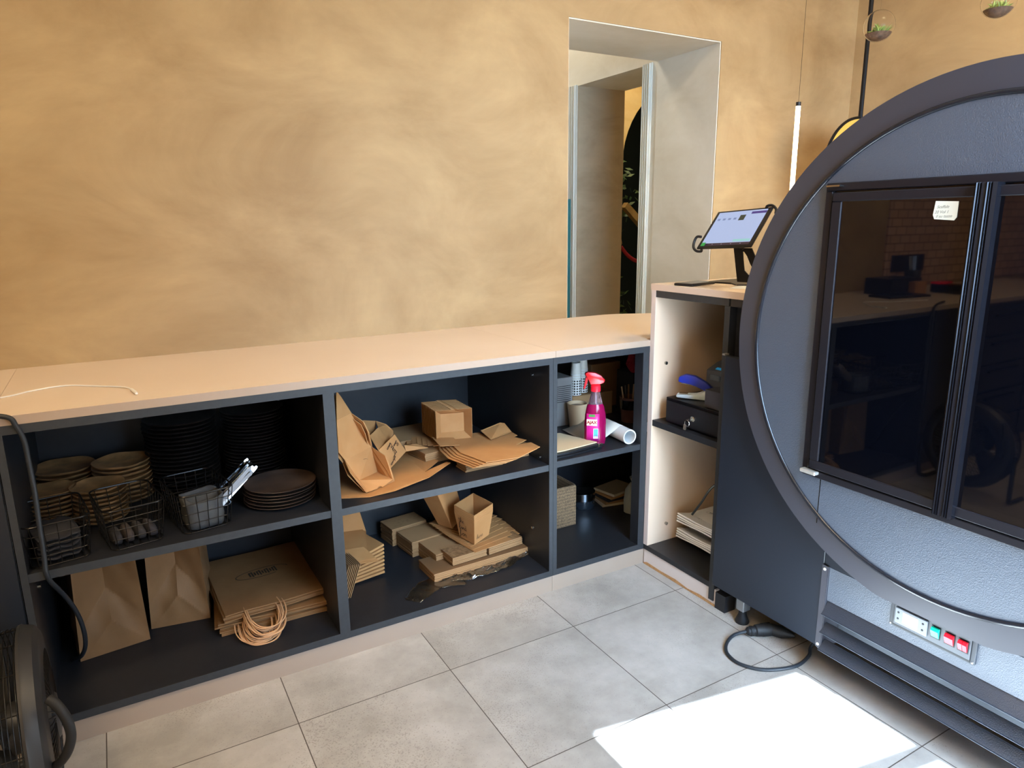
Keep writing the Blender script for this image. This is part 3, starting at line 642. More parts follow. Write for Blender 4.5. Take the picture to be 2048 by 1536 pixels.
ORD = ['top', 'second', 'third', 'fourth', 'fifth', 'sixth', 'seventh', 'eighth', 'ninth', 'tenth', 'eleventh', 'twelfth', 'thirteenth', 'fourteenth', 'fifteenth', 'sixteenth', 'seventeenth', 'eighteenth', 'nineteenth', 'twentieth', 'twenty-first', 'twenty-second']
def nth(k, n, what): return '%s %s' % (ORD[k] if k == 0 else ORD[k] + ' from top', what)   # k counts from the top
# ------------------------------------------------------------------ crockery, upper left bay
ZS = 0.4865
def disc_profile(r, h, kind):
    if kind == 'plate': return [(r * 0.55, 0), (r * 0.62, 0.0015), (r * 0.9, h * 0.45), (r, h * 0.95), (r * 0.995, h), (r * 0.97, h * 0.97), (r * 0.86, h * 0.55), (r * 0.6, h * 0.33), (0.001, h * 0.30)]
    return [(r * 0.5, 0), (r * 0.6, 0.001), (r * 0.93, h * 0.55), (r, h * 1.0), (r * 0.985, h * 1.06), (r * 0.95, h), (r * 0.8, h * 0.6), (r * 0.5, h * 0.42), (0.001, h * 0.40)]
def stack(kind, m, cx, cy, z, r, pitch, n, cat, name, lab_rest, lab_top, group, wob=0.002, squish=1.0, seed=0):
    rn = random.Random(seed)
    mb = MB().lathe(disc_profile(r, pitch * 1.15, kind), 44)
    if kind == 'bowl':      # slightly wavy handmade rim
        for v in mb.bm.verts:
            a = math.atan2(v.co.y, v.co.x); q = math.hypot(v.co.x, v.co.y) / r
            v.co.z += q * q * 0.0012 * math.sin(5 * a + seed) ; v.co.x *= 1 + 0.012 * math.sin(3 * a + seed); v.co.y *= squish
    o = mb.build(name, m, smooth=True); tag(o, lab_rest if n > 1 else lab_top, cat, group); first = o
    for k in range(n):
        c = first if k == 0 else first.copy()
        if k: COL.objects.link(c)
        c.location = (cx + rn.uniform(-wob, wob), cy + rn.uniform(-wob, wob), z + k * (pitch + 0.0003)); c.rotation_euler = (0, 0, rn.uniform(0, 6))
        c['label'] = nth(n - 1 - k, n, lab_rest) if k < n - 1 else lab_top
stack('plate', PLATE, -1.296, 0.165, ZS, 0.104, 0.0098, 6, 'plate', 'dinner_plate', 'brown plate in the short front stack beside the partition', 'top brown plate of the short stack at the front right of the shelf', 'short front stack of brown plates', 0.003, seed=1)
PD = mat('dark_brown_stoneware', '#2f2823', 0.4, vary=('#241f1c', 10, 3))
stack('plate', PD, -1.532, 0.445, ZS, 0.107, 0.0125, 18, 'plate', 'large_plate', 'dark plate in the tall back stack nearest the bowls', 'top dark plate of the tall back stack behind the cutlery basket', 'tall left stack of dark plates', 0.003, seed=2)
stack('plate', PD, -1.318, 0.415, ZS, 0.098, 0.0105, 22, 'plate', 'large_plate', 'dark plate in the tall back stack nearest the partition', 'top dark plate of the tall back stack behind the short plate stack', 'tall right stack of dark plates', 0.003, seed=3)
stack('bowl', BOWL, -1.857, 0.500, ZS, 0.085, 0.0135, 8, 'bowl', 'shallow_bowl', 'beige bowl in the back stack at far left', 'top beige bowl of the back stack at far left', 'back left stack of beige bowls', 0.003, seed=4)
stack('bowl', BOWL, -1.703, 0.425, ZS, 0.080, 0.0135, 9, 'bowl', 'shallow_bowl', 'beige bowl in the back stack beside the dark plates', 'top beige bowl of the stack beside the tall dark plates', 'back right stack of beige bowls', 0.003, seed=5)
stack('bowl', BOWL, -1.885, 0.318, ZS, 0.066, 0.0125, 8, 'bowl', 'small_bowl', 'small bowl in the stack behind the leftmost wire basket', 'top small beige bowl behind the leftmost wire basket', 'front left stack of small bowls', 0.003, seed=6)
stack('bowl', BOWL, -1.765, 0.290, ZS, 0.070, 0.0125, 8, 'bowl', 'small_bowl', 'small bowl in the stack behind the middle wire basket', 'top small beige bowl behind the middle wire basket', 'front right stack of small bowls', 0.003, seed=7)

def rrect(w, d, z, r=0.02, n=5):
    out = []
    for cx, cy, a0 in ((w / 2 - r, d / 2 - r, 0), (-w / 2 + r, d / 2 - r, PI / 2), (-w / 2 + r, -d / 2 + r, PI), (w / 2 - r, -d / 2 + r, 1.5 * PI)):
        for k in range(n + 1): a = a0 + k * PI / 2 / n; out.append((cx + r * math.cos(a), cy + r * math.sin(a), z))
    return out
def basket(label, x, y, rz, w=0.145, d=0.205, h=0.112):
    t = thing('wire_basket', label, 'basket', (x, y, ZS), rz, 'black wire baskets on the shelf')
    def dim(f): return w * (0.86 + 0.14 * f), d * (0.88 + 0.12 * f)
    MB().tube(rrect(w, d, h, 0.026), 0.0022, 8, closed=True).build('rim', WIRE, t, smooth=True)
    m = MB()
    for k in range(4): f = k / 4; a, b = dim(f); m.tube(rrect(a, b, 0.0022 + f * h, 0.022), 0.0013, 6, closed=True)
    top = [(i, 0) for i in range(5)]
    def at(u, side, f):
        a, b = dim(f)
        if side == 0: return (u * (a / 2 - 0.015), -b / 2, 0.0022 + f * (h - 0.0022))
        if side == 1: return (u * (a / 2 - 0.015), b / 2, 0.0022 + f * (h - 0.0022))
        if side == 2: return (-a / 2, u * (b / 2 - 0.015), 0.0022 + f * (h - 0.0022))
        return (a / 2, u * (b / 2 - 0.015), 0.0022 + f * (h - 0.0022))
    for side, nn in ((0, 5), (1, 5), (2, 7), (3, 7)):
        for i in range(nn): u = -1 + 2 * i / (nn - 1); m.tube([at(u, side, 0), at(u, side, 1)], 0.0011, 6)
    a, b = dim(0)
    for i in range(6): u = -1 + 2 * i / 5; m.tube([(u * (a / 2 - 0.015), -b / 2, 0.0022), (u * (a / 2 - 0.015), b / 2, 0.0022)], 0.0011, 6)
    m.build('wires', WIRE, t)
    return t
basket('leftmost black wire basket, filled with folded dark cloths', -1.868, 0.118, math.radians(9))
basket('middle black wire basket, holding rolled dark pouches', -1.700, 0.128, math.radians(10))
basket('rightmost black wire basket, holding the grey pouch and cutlery', -1.528, 0.138, math.radians(10))
def pouch(name, label, x, y, z, sx, sy, sz, m, rz=0, group=None, seed=0):
    rn = random.Random(seed); mb = MB(); nx, ny = 10, 8; g = []
    mb.lathe([(0.001, 0)] + [(math.sin(a) ** 0.45, (1 - math.cos(a)) / 2) for a in [PI * k / 12 for k in range(1, 12)]] + [(0.001, 1)], 28)
    for v in mb.bm.verts:
        a = math.atan2(v.co.y, v.co.x); q = max(abs(math.cos(a)), abs(math.sin(a))) ** -0.75
        v.co.x *= sx * q; v.co.y *= sy * q; v.co.z = v.co.z * sz + (0.0025 * math.sin(v.co.x * 140 + seed) if v.co.z > 0.3 else 0)
    o = mb.build(name, m, smooth=True); o.location = (x, y, z); o.rotation_euler = (0, 0, rz)
    return tag(o, label, 'cloth', group)
for k in range(5): pouch('folded_cloth', nth(4 - k, 5, 'dark folded cloth in the leftmost wire basket'), -1.868, 0.118, ZS + 0.004 + k * 0.0125, 0.050, 0.078, 0.012, CLOTHD, math.radians(9 + k), 'folded dark cloths in the leftmost basket', k)
for k in range(4):
    a = math.radians(10); ux = -0.042 + 0.028 * k
    pouch('rolled_pouch', ('leftmost', 'second from left', 'third from left', 'rightmost')[k] + ' dark rolled pouch in the middle wire basket', -1.700 + ux * math.cos(a) + 0.03 * math.sin(a), 0.128 + ux * math.sin(a) - 0.03 * math.cos(a), ZS + 0.0042, 0.0115, 0.045, 0.030, mat('dark_pouch_%d' % k, ('#262428', '#39312f', '#2e2b2c', '#343034')[k], 0.85), a, 'rolled dark pouches in the middle basket', k)
cp_ = thing('cutlery_pouch', 'grey cloth pouch standing in the rightmost wire basket, holding cutlery', 'pouch', (-1.520, 0.105, ZS + 0.004), math.radians(10))
mb = MB()
ring = rrect(0.098, 0.10, 0, 0.025, 4)
G = [[(x * (0.94 + 0.06 * f) + 0.0022 * math.sin(9 * f + i), y * (0.94 + 0.06 * f) + 0.0018 * math.cos(7 * f + i * 1.7), 0.082 * f + (0.004 * math.sin(i * 0.8) if f > 0.9 else 0)) for f in [k / 6 for k in range(7)]] for i, (x, y, z) in enumerate(ring + ring[:1])]
mb.sheet(G, 0.0025); mb.build('body', CLOTHG, cp_, smooth=True)
MB().prism([(x * 0.93, y * 0.93, 0.002) for x, y, z in ring], (0, 0, 0.003)).build('bottom', CLOTHG, cp_)
MB().box(-0.046, -0.002, 0.0055, 0.046, 0.002, 0.078).build('divider', CLOTHG, cp_)
def knife():
    mb = MB()
    mb.prism([(-0.0045, 0, 0), (0.0045, 0, 0), (0.006, 0, 0.10), (0.0058, 0, 0.188), (0.0035, 0, 0.196), (-0.0035, 0, 0.196), (-0.0058, 0, 0.188), (-0.006, 0, 0.10)], (0, 0.003, 0)).bevel(0.0008, 1)
    return mb.build('table_knife', STEEL, smooth=True)
kn = knife(); first = True; rnd = random.Random(8)
a = math.radians(10)
for bi, (uy, n, lab) in enumerate(((-0.024, 8, 'polished table knife in the front bright bundle'), (0.022, 8, 'table knife in the rear shaded bundle'))):
    for k in range(n):
        c = kn if first else kn.copy()
        if not first: COL.objects.link(c)
        first = False
        ux = -0.022 + 0.0085 * (k % 4); vy = uy + 0.008 * (k // 4)
        x = -1.520 + ux * math.cos(a) - vy * math.sin(a); y = 0.105 + ux * math.sin(a) + vy * math.cos(a)
        c.location = (x, y, ZS + 0.012 + 0.003 * (k // 4)); c.rotation_euler = (rnd.uniform(-0.05, 0.05) , 0.88 + rnd.uniform(-0.06, 0.06), a + rnd.uniform(-0.15, 0.15))
        tag(c, ORD[k].replace('top', 'first') + ' from the left ' + lab, 'knife', 'table knives standing in the grey pouch')

# ------------------------------------------------------------------ paper bags, lower left bay
ZB = 0.0855
def bag(label, x0, y0, x1, y1, dpt, h, seed, crease=0.5):
    A, B = Vector((x0, y0, 0)), Vector((x1, y1, 0)); u = (B - A).normalized(); n = Vector((-u.y, u.x, 0)); W = (B - A).length
    t = thing('paper_bag', label, 'paper bag', (*((A + B) / 2 + n * dpt / 2).to_2d(), ZB), 0, 'standing kraft paper bags')
    rn = random.Random(seed)
    nu, nz = 48, 54
    def P3(f, g, off): return A + u * (W * (f + (0.5 - f) * 0.16 * g)) + n * off + Vector((0, 0, ZB + 0.0006 + h * g))
    def push(f, g):     # gusset folded inwards above the base triangle
        tri = 0.26 * (1 - abs(2 * f - 1)); return 0.0 if g < tri * 0.999 else min(0.050, (g - tri) * 0.22) * (1 - abs(2 * f - 1))
    def cr(f, g): return 0.0035 * math.sin(f * 13 + seed + 4 * g) * math.sin(g * 9 + 2 * f) 
    F = [[P3(i / nu, j / nz, push(i / nu, j / nz) + cr(i / nu, j / nz) * min(1, 6 * j / nz) * math.sin(PI * i / nu) ** 0.5) for j in range(nz + 1)] for i in range(nu + 1)]
    MB().sheet(F, 0.0004).build('front_gusset', KRAFTP, t, world=True, smooth=False)
    Bk = [[P3(i / nu, j / nz, dpt - push(i / nu, j / nz)) for j in range(nz + 1)] for i in range(nu + 1)]
    MB().sheet(Bk, 0.0004).build('back_gusset', KRAFTP, t, world=True)
    for f in (0, 1):
        S = [[P3(f, j / nz, dpt * k / 8) + u * (0.003 * math.sin(k * 1.3 + j * 0.6 + seed) * (1 if 0 < k < 8 and j else 0)) for j in range(nz + 1)] for k in range(9)]
        MB().sheet(S, 0.0004).build('side_panel', KRAFTP, t, world=True)
    MB().prism([P3(0, 0, 0), P3(1, 0, 0), P3(1, 0, dpt), P3(0, 0, dpt)], (0, 0, 0.0008)).build('base', KRAFTP, t, world=True)
bag('brown kraft bag standing upright at the left under the shelf', -1.872, 0.245, -1.692, 0.268, 0.25, 0.372, 1)
bag('brown kraft bag standing upright beside the pile of flat bags', -1.686, 0.325, -1.520, 0.300, 0.24, 0.372, 5)
def logo(par, M, s, m=KPRINT):
    """oval hairline ring with a block of narrow upright bars"""
    mb = MB(); pts = [(s * math.cos(a), s * 0.36 * math.sin(a), 0) for a in [k * 2 * PI / 40 for k in range(34)]]
    mb.ribbon(pts, (0, 0, 1), s * 0.035)
    for i in range(11):
        x = (-0.5 + i * 0.1) * s; hh = s * (0.17 + 0.05 * math.sin(i * 2.1)); mb.box(x, -hh, 0, x + s * 0.055, hh, 0.0002)
        if i % 3 == 0: mb.box(x, hh - s * 0.05, 0, x + s * 0.1, hh, 0.0002)
    o = mb.build('logo', m, par); o.matrix_local = M; return o
FB = [(-1.509, 0.150), (-1.190, 0.166), (-1.205, 0.50), (-1.455, 0.60)]
cxy = Vector((sum(p[0] for p in FB) / 4, sum(p[1] for p in FB) / 4))
HAND = mat('twisted_paper_cord', '#c2946b', 0.75)
N = 12; proto = None; rnd = random.Random(4)
for k in range(N):
    upper = k >= 7; zz = ZB + 0.0006 + k * 0.0052 + (0.004 if upper else 0)
    if proto is None:
        proto = thing('flat_paper_bag', '', 'paper bag', (0, 0, 0)); 
        mb = MB(); L_, W_ = 0.325, 0.40
        g = []
        for i in range(9):
            g.append([(-L_ / 2 + L_ * i / 8, -0.18 + W_ * j / 8, 0.0015 * math.sin(i * 1.1) * math.cos(j * 0.9)) for j in range(9)])
        mb.sheet(g, 0.0042); mb.build('body', KRAFTP, proto)
        c = proto
    else:
        c = proto.copy(); COL.objects.link(c); b_ = [q for q in proto.children if q.name.startswith('body')][0].copy(); COL.objects.link(b_); b_.parent = c
    dr = min((0.024 if upper else 0.016) + rnd.uniform(0, 0.014), zz - ZB - 0.001)
    for q in (-0.0012, 0.0012):
        sx = rnd.uniform(-0.012, 0.012) - 0.045; ext = rnd.uniform(-0.012, 0.012); wd = rnd.uniform(0.9, 1.1)
        MB().tube(smooth_pts([(sx - 0.048 * wd, -0.150, q), (sx - 0.050 * wd, -0.19, q), (sx - 0.046 * wd, -0.235 - ext, q - dr * 0.4), (sx - 0.028 * wd, -0.265 - ext, q - dr * 0.85), (sx, -0.272 - ext, q - dr), (sx + 0.028 * wd, -0.265 - ext, q - dr * 0.85), (sx + 0.046 * wd, -0.235 - ext, q - dr * 0.4), (sx + 0.05 * wd, -0.19, q), (sx + 0.048 * wd, -0.150, q)], 5), 0.0019, 6).build('handle', HAND, c, smooth=True)
    ang = math.radians(2.5 if upper else -5) + rnd.uniform(-0.03, 0.03)
    c.location = (-1.345 + (0.006 if upper else 0.012) + rnd.uniform(-.006, .006), 0.352 + (0 if upper else -0.012) + rnd.uniform(-.008, .008), zz + 0.0026); c.rotation_euler = (0, 0, ang)
    tag(c, nth(N - 1 - k, N, 'flat kraft bag with cord handles in the pile') if k < N - 1 else 'top flat kraft bag of the pile, printed with a dark logo', 'paper bag', 'pile of flat kraft bags with twisted handles')
logo(c, frame((-0.005, 0.04, 0.0040), (1, 0.05, 0), (0, 1, 0)), 0.085, INK)

# ------------------------------------------------------------------ cardboard boxes
def stroke_word(par, M, word, s, m=INK, w=None):
    """cursive brush lettering drawn as ribbons; glyphs on a unit grid"""
    G = {'t': [[(.25, 1.0), (.22, .3), (.3, 0), (.5, .1)], [(.02, .68), (.45, .74)]],
         'h': [[(.0, .1), (.22, .7), (.26, 1.15), (.14, 1.1), (.12, .5), (.1, 0), (.2, .42), (.36, .5), (.38, .1), (.5, .05)]],
         'e': [[(.0, .2), (.25, .3), (.32, .48), (.18, .52), (.08, .25), (.2, .0), (.45, .12)]],
         'k': [[(.0, .1), (.24, .8), (.24, 1.2), (.12, 1.1), (.12, .4), (.1, 0)], [(.38, .55), (.14, .3), (.3, .02), (.5, .1)]],
         'i': [[(.0, .1), (.16, .5), (.14, .1), (.25, 0), (.35, .1)], [(.2, .74), (.21, .78)]],
         'n': [[(.0, .1), (.1, .5), (.08, 0), (.2, .42), (.34, .48), (.34, .08), (.5, .05)]],
         'd': [[(.36, .42), (.15, .5), (.04, .2), (.18, 0), (.36, .3), (.42, 1.15), (.36, .1), (.5, .05)]],
         'f': [[(.0, .1), (.26, .8), (.24, 1.2), (.12, 1.1), (.14, .3), (.1, -.4), (.02, -.3), (.2, .02), (.45, .12)]],
         'o': [[(.2, .5), (.04, .25), (.18, 0), (.36, .22), (.24, .5), (.5, .45)]],
         'r': [[(.0, .1), (.12, .55), (.2, .42), (.34, .46), (.26, .1), (.45, .05)]], ' ': []}
    mb = MB(); x = 0
    for ch in word:
        for st in G.get(ch, []): mb.ribbon(smooth_pts([((x + a) * s, b * s, 0) for a, b in st], 5), (0, 0, 1), w or s * 0.075)
        x += 0.46 if ch != 'i' else 0.32
    o = mb.build('lettering', m, par); o.matrix_local = M; return o
def carton(label, panels, t=0.0022, group=None, name='folding_box', m=KRAFT, loc=None):
    """panels: (part name, polygon) in world coordinates"""
    c = Vector((0, 0, 0)); n = 0; zmin = 9
    for _, poly in panels:
        for p in poly: c += Vector(p); n += 1; zmin = min(zmin, p[2])
    c /= n; r = thing(name, label, 'cardboard box', (c.x, c.y, zmin), 0, group)
    for nm, poly in panels: MB().card(poly, t).build(nm, m, r, world=True)
    return r
# sheets lying flat at the left of the bay
ZM = 0.4845
sh = thing('cardboard_blank', 'large flat cardboard blank under the opened boxes at the partition', 'cardboard blank', (-0.95, 0.2, ZM))
g1 = [(-1.139,0.079,0.486), (-1.058,0.043,0.486), (-0.977,0.045,0.488), (-0.848,0.076,0.497), (-0.741,0.141,0.507), (-0.748,0.157,0.507), (-0.814,0.139,0.500), (-0.837,0.135,0.495), (-0.752,0.211,0.497), (-0.764,0.237,0.497), (-0.800,0.241,0.495), (-0.753,0.278,0.494), (-0.764,0.344,0.492), (-0.827,0.391,0.488), (-1.006,0.412,0.486), (-1.054,0.380,0.486)]
g1 = [(max(p[0], -1.156), p[1], p[2]) for p in g1]
MB().card(g1, 0.0016).build('sheet', KRAFT, sh, world=True)
b1p = [('lid_flap', [(-1.105,0.170,0.801), (-1.096,0.170,0.786), (-1.066,0.160,0.726), (-1.123,0.120,0.722)]),
       ('lid', [(-1.123,0.120,0.722), (-1.066,0.160,0.726), (-0.995,0.200,0.593), (-1.103,0.130,0.586), (-1.127,0.110,0.622)]),
       ('lid_side', [(-1.066,0.160,0.726), (-1.038,0.130,0.702), (-1.024,0.135,0.667), (-0.995,0.200,0.593)]),
       ('base_panel', [(-1.103,0.130,0.586), (-0.995,0.200,0.593), (-0.978,0.190,0.507), (-1.069,0.110,0.520)]),
       ('side_wall', [(-0.995,0.200,0.593), (-0.970,0.140,0.575), (-0.966,0.120,0.545), (-0.960,0.105,0.503), (-0.978,0.190,0.507)]),
       ('front_flap', [(-1.069,0.110,0.520), (-0.978,0.190,0.507), (-0.960,0.105,0.503), (-1.003,0.085,0.491), (-1.006,0.090,0.495), (-1.015,0.088,0.495), (-1.021,0.082,0.486), (-1.060,0.070,0.485)]),
       ('left_wall', [(-1.103,0.130,0.586), (-1.069,0.110,0.520), (-1.060,0.070,0.485), (-1.103,0.085,0.561)])]
def clampx(ps, dx=0, dy=0, dz=0): return [(nm, [(max(p[0] + dx, -1.155), p[1] + dy, max(p[2] + dz, 0.492)) for p in poly]) for nm, poly in ps]
for k, (dx, dy, dz) in enumerate(((0, 0, 0), (0.0035, 0.004, -0.005), (0.007, 0.008, -0.009), (-0.004, 0.012, -0.012))):
    r = carton('opened kraft clamshell box leaning on the partition, innermost of its nest' if k == 0 else ORD[k] + ' opened kraft clamshell box counted behind the one with the logo', clampx(b1p, dx, dy, dz), group='opened clamshell boxes leaning on the partition')
    if k == 0:
        o_, x_, y_ = Vector((-1.045,0.158,0.558)), Vector((-1.007,0.170,0.568)) - Vector((-1.059,0.150,0.557)), Vector((-0.995,0.200,0.593)) - Vector((-0.978,0.190,0.507))
        M_ = wmat(r).inverted() @ frame(o_, x_, y_); n_ = M_.to_3x3() @ Vector((0, 0, 1)); n_ = n_ if (wmat(r).to_3x3() @ n_).dot(Vector(CAM_LOC) - o_) > 0 else -n_
        logo(r, Matrix.Translation(n_ * 0.0040) @ M_, 0.026)
b2p = [('script_panel', [(-0.899,0.240,0.608), (-0.861,0.240,0.541), (-0.944,0.170,0.517), (-0.981,0.170,0.587)]),
       ('inner_panel', [(-0.941,0.280,0.629), (-0.919,0.250,0.587), (-0.981,0.170,0.587), (-0.992,0.220,0.623)]),
       ('back_flap', [(-0.973,0.340,0.644), (-0.929,0.340,0.635), (-0.939,0.310,0.615), (-0.973,0.280,0.604), (-0.991,0.300,0.612)]),
       ('side_flap', [(-0.929,0.340,0.635), (-0.895,0.330,0.620), (-0.875,0.320,0.597), (-0.882,0.300,0.589), (-0.919,0.250,0.587), (-0.941,0.280,0.629)]),
       ('tab', [(-0.861,0.240,0.541), (-0.863,0.250,0.560), (-0.811,0.270,0.551), (-0.775,0.250,0.536)])]
r2 = carton('opened kraft box with black script lettering, behind the leaning clamshells', clampx(b2p))
A_, B_, C_ = Vector((-0.899,0.240,0.608)), Vector((-0.861,0.240,0.541)), Vector((-0.944,0.170,0.517))
ax = (C_ - B_).normalized(); up = (A_ - B_).normalized()
Mf = wmat(r2).inverted() @ frame(A_ + ax * 0.012 - up * 0.018, -up, ax); 
for wd_, ox, oy, s_ in (('he', 0.0, 0.0, 0.022), ('kind', -0.016, 0.030, 0.026), ('f', 0.03, 0.058, 0.024)):
    for sgn in (1,):
        M2 = Mf @ Matrix.Translation((ox, oy, 0)); n_ = (M2.to_3x3() @ Vector((0, 0, 1))).normalized()
        d_ = n_ if (wmat(r2).to_3x3() @ n_).dot(Vector(CAM_LOC) - A_) > 0 else -n_
        stroke_word(r2, Matrix.Translation(d_ * 0.0030) @ M2, wd_, s_)

# pile of blanks in the middle of the bay
STK = mat('stacked_card_edges', '#c29a6c', 0.8); _n = STK.node_tree.nodes; _l = STK.node_tree.links
_tc = _n.new('ShaderNodeTexCoord'); _wv = _n.new('ShaderNodeTexWave'); _wv.bands_direction = 'Z'; _wv.inputs['Scale'].default_value = 130; _wv.inputs['Distortion'].default_value = 1.2; _wv.inputs['Detail Scale'].default_value = 0.6
_l.new(_tc.outputs['Object'], _wv.inputs['Vector']); _r = _n.new('ShaderNodeValToRGB'); _r.color_ramp.elements[0].color = lin('#735333'); _r.color_ramp.elements[1].color = lin('#a87f55'); _r.color_ramp.elements[0].position = 0.05; _r.color_ramp.elements[1].position = 0.55
_l.new(_wv.outputs['Fac'], _r.inputs['Fac']); _l.new(_r.outputs['Color'], _n['Principled BSDF'].inputs['Base Color'])
def bundle(label, x, y, z, w, d, h, rz, group=None):
    mb = MB(); rn = random.Random(int(abs(x * 1e4))); n = max(3, int(h / 0.006)); zz = 0
    for k in range(n):
        j = rn.uniform(-0.0015, 0.0015); q = rn.uniform(-0.0015, 0.0015); mb.box(-w / 2 + j, -d / 2 + q, zz, w / 2 + j, d / 2 + q, zz + h / n - 0.0006); zz += h / n
    o = mb.build('card_bundle', STK); o.location = (x, y, z); o.rotation_euler = (0, 0, rz)
    return tag(o, label, 'cardboard', group)
ZM2 = ZM
bundle('small block of stacked card blanks at the front edge of the shelf', -0.640, 0.120, ZM2, 0.145, 0.07, 0.038, 0.03)
bundle('wide block of stacked card blanks at the right of the pile', -0.508, 0.220, ZM2, 0.13, 0.20, 0.044, 0.03)
bundle('block of stacked card blanks at the left of the pile', -0.730, 0.295, ZM2, 0.15, 0.12, 0.040, 0.12)
bundle('block of stacked card blanks at the back left of the pile', -0.745, 0.475, ZM2, 0.22, 0.18, 0.048, 0.06)
bundle('block of stacked card blanks in the middle of the pile', -0.600, 0.29, ZM2, 0.10, 0.22, 0.040, 0.03)
def blank_sheet(z, label, dx=0, dy=0, rot=0.0, flaps=True, group=None):
    Z = lambda p, dz=0: (p[0] + dx, p[1] + dy, z + dz)
    r = thing('cardboard_blank', label, 'cardboard blank', (-0.58 + dx, 0.2 + dy, z), 0, group)
    main = [(-0.672,0.308,0.545), (-0.553,0.292,0.545), (-0.559,0.188,0.545), (-0.448,0.234,0.545), (-0.452,0.185,0.545), (-0.473,0.176,0.545), (-0.452,0.121,0.545), (-0.512,0.092,0.545), (-0.453,0.088,0.545), (-0.453,0.029,0.545), (-0.571,-0.028,0.545), (-0.686,-0.014,0.545), (-0.714,0.116,0.545), (-0.703,0.204,0.545)]
    def lift(p): return 0.004 * math.sin((p[0] + 0.5) * 9) - 0.0
    MB().card([Z(p) for p in main], 0.0016).build('sheet', KRAFT, r, world=True)
    if flaps:
        f1 = [(-0.736,0.304,0.553), (-0.663,0.287,0.549), (-0.685,0.185,0.547), (-0.753,0.197,0.552)]
        MB().card([Z(p, p[2] - 0.545 + 0.001) for p in f1], 0.0016).build('flap', KRAFT, r, world=True)
        f2 = [(-0.562,0.262,0.560), (-0.476,0.270,0.575), (-0.464,0.258,0.574), (-0.460,0.214,0.552), (-0.565,0.177,0.549)]
        MB().card([Z(p, p[2] - 0.545 + 0.001) for p in f2], 0.0016).build('flap', KRAFT, r, world=True)
    return r
blank_sheet(0.545, 'topmost flat cardboard blank with raised flaps on the middle pile')
for k in range(4): blank_sheet(0.5405 - 0.0035 * k, ORD[k + 1] + ' from top flat cardboard blank on the middle pile', -0.012 - 0.010 * k, 0.004 * k, 0, False, 'flat blanks on the middle pile')
for k in range(6):
    xx, yy = -0.765 + 0.012 * k, 0.36 - 0.020 * k
    o = MB().card([(xx - 0.05, yy - 0.01, 0.529 + 0.002 * k), (xx + 0.06, yy - 0.035, 0.531 + 0.0015 * k), (xx + 0.10, yy + 0.05, 0.530 + 0.0015 * k), (xx - 0.02, yy + 0.07, 0.5295 + 0.002 * k)], 0.0015).build('folded_flap', KRAFT, loc=(xx, yy, 0.53))
    tag(o, ORD[k].replace('top', 'first') + ' from the left, small folded card flap fanned beside the middle pile', 'cardboard', 'fanned card flaps')

def tray_proto(w, d, h, flare=0.012, notch=True, t=0.0016):
    """open cardboard tray: base and four flared walls, one with a thumb notch"""
    r = thing('cardboard_tray', '', 'cardboard tray')
    a, b = w / 2, d / 2; A, B = a + flare, b + flare
    MB().card([(-a, -b, 0), (a, -b, 0), (a, b, 0), (-a, b, 0)], t).build('base_panel', KRAFT, r)
    MB().card([(-a, -b, 0), (a, -b, 0), (A, -B, h), (-A, -B, h)], t).build('wall', KRAFT, r)
    MB().card([(a, b, 0), (a, -b, 0), (A, -B, h), (A, B, h)], t).build('wall', KRAFT, r)
    MB().card([(-a, b, 0), (-a, -b, 0), (-A, -B, h), (-A, B, h)], t).build('wall', KRAFT, r)
    if notch:
        n = [(0.011 * math.cos(k * PI / 8), B - 0.0, h - 0.011 * math.sin(k * PI / 8)) for k in range(9)]
        MB().card([(-a, b, 0), (a, b, 0), (A, B, h)] + n + [(-A, B, h)], t).build('wall', KRAFT, r)
    else: MB().card([(-a, b, 0), (a, b, 0), (A, B, h), (-A, B, h)], t).build('wall', KRAFT, r)
    return r
def nest(n, w, d, h, M, step, lab_last, lab_rest, group, **k):
    p = None
    for i in range(n):
        if p is None: p = c = tray_proto(w, d, h, **k)
        else: c = dup(p)
        c.matrix_world = M @ Matrix.Translation(Vector(step) * i)
        c.location, c.rotation_euler = (M @ Matrix.Translation(Vector(step) * i)).to_translation(), M.to_euler()
        tag(c, lab_last if i == n - 1 else ORD[n - 1 - i] + ' from the open side, ' + lab_rest, 'cardboard tray', group)
    return c
# upright nest standing on the blanks: open side towards the right front
Mn = Matrix.Translation((-0.655, 0.430, 0.600)) @ Matrix.Rotation(math.radians(-14), 4, 'Z') @ Matrix.Rotation(PI / 2, 4, 'X')
last = nest(12, 0.086, 0.070, 0.034, Mn, (0.0026, 0, 0.0122), 'front kraft tray of the upright nest, with a thumb notch at the top', 'kraft tray of the upright nest', 'upright nest of kraft trays on the middle pile', flare=0.022)
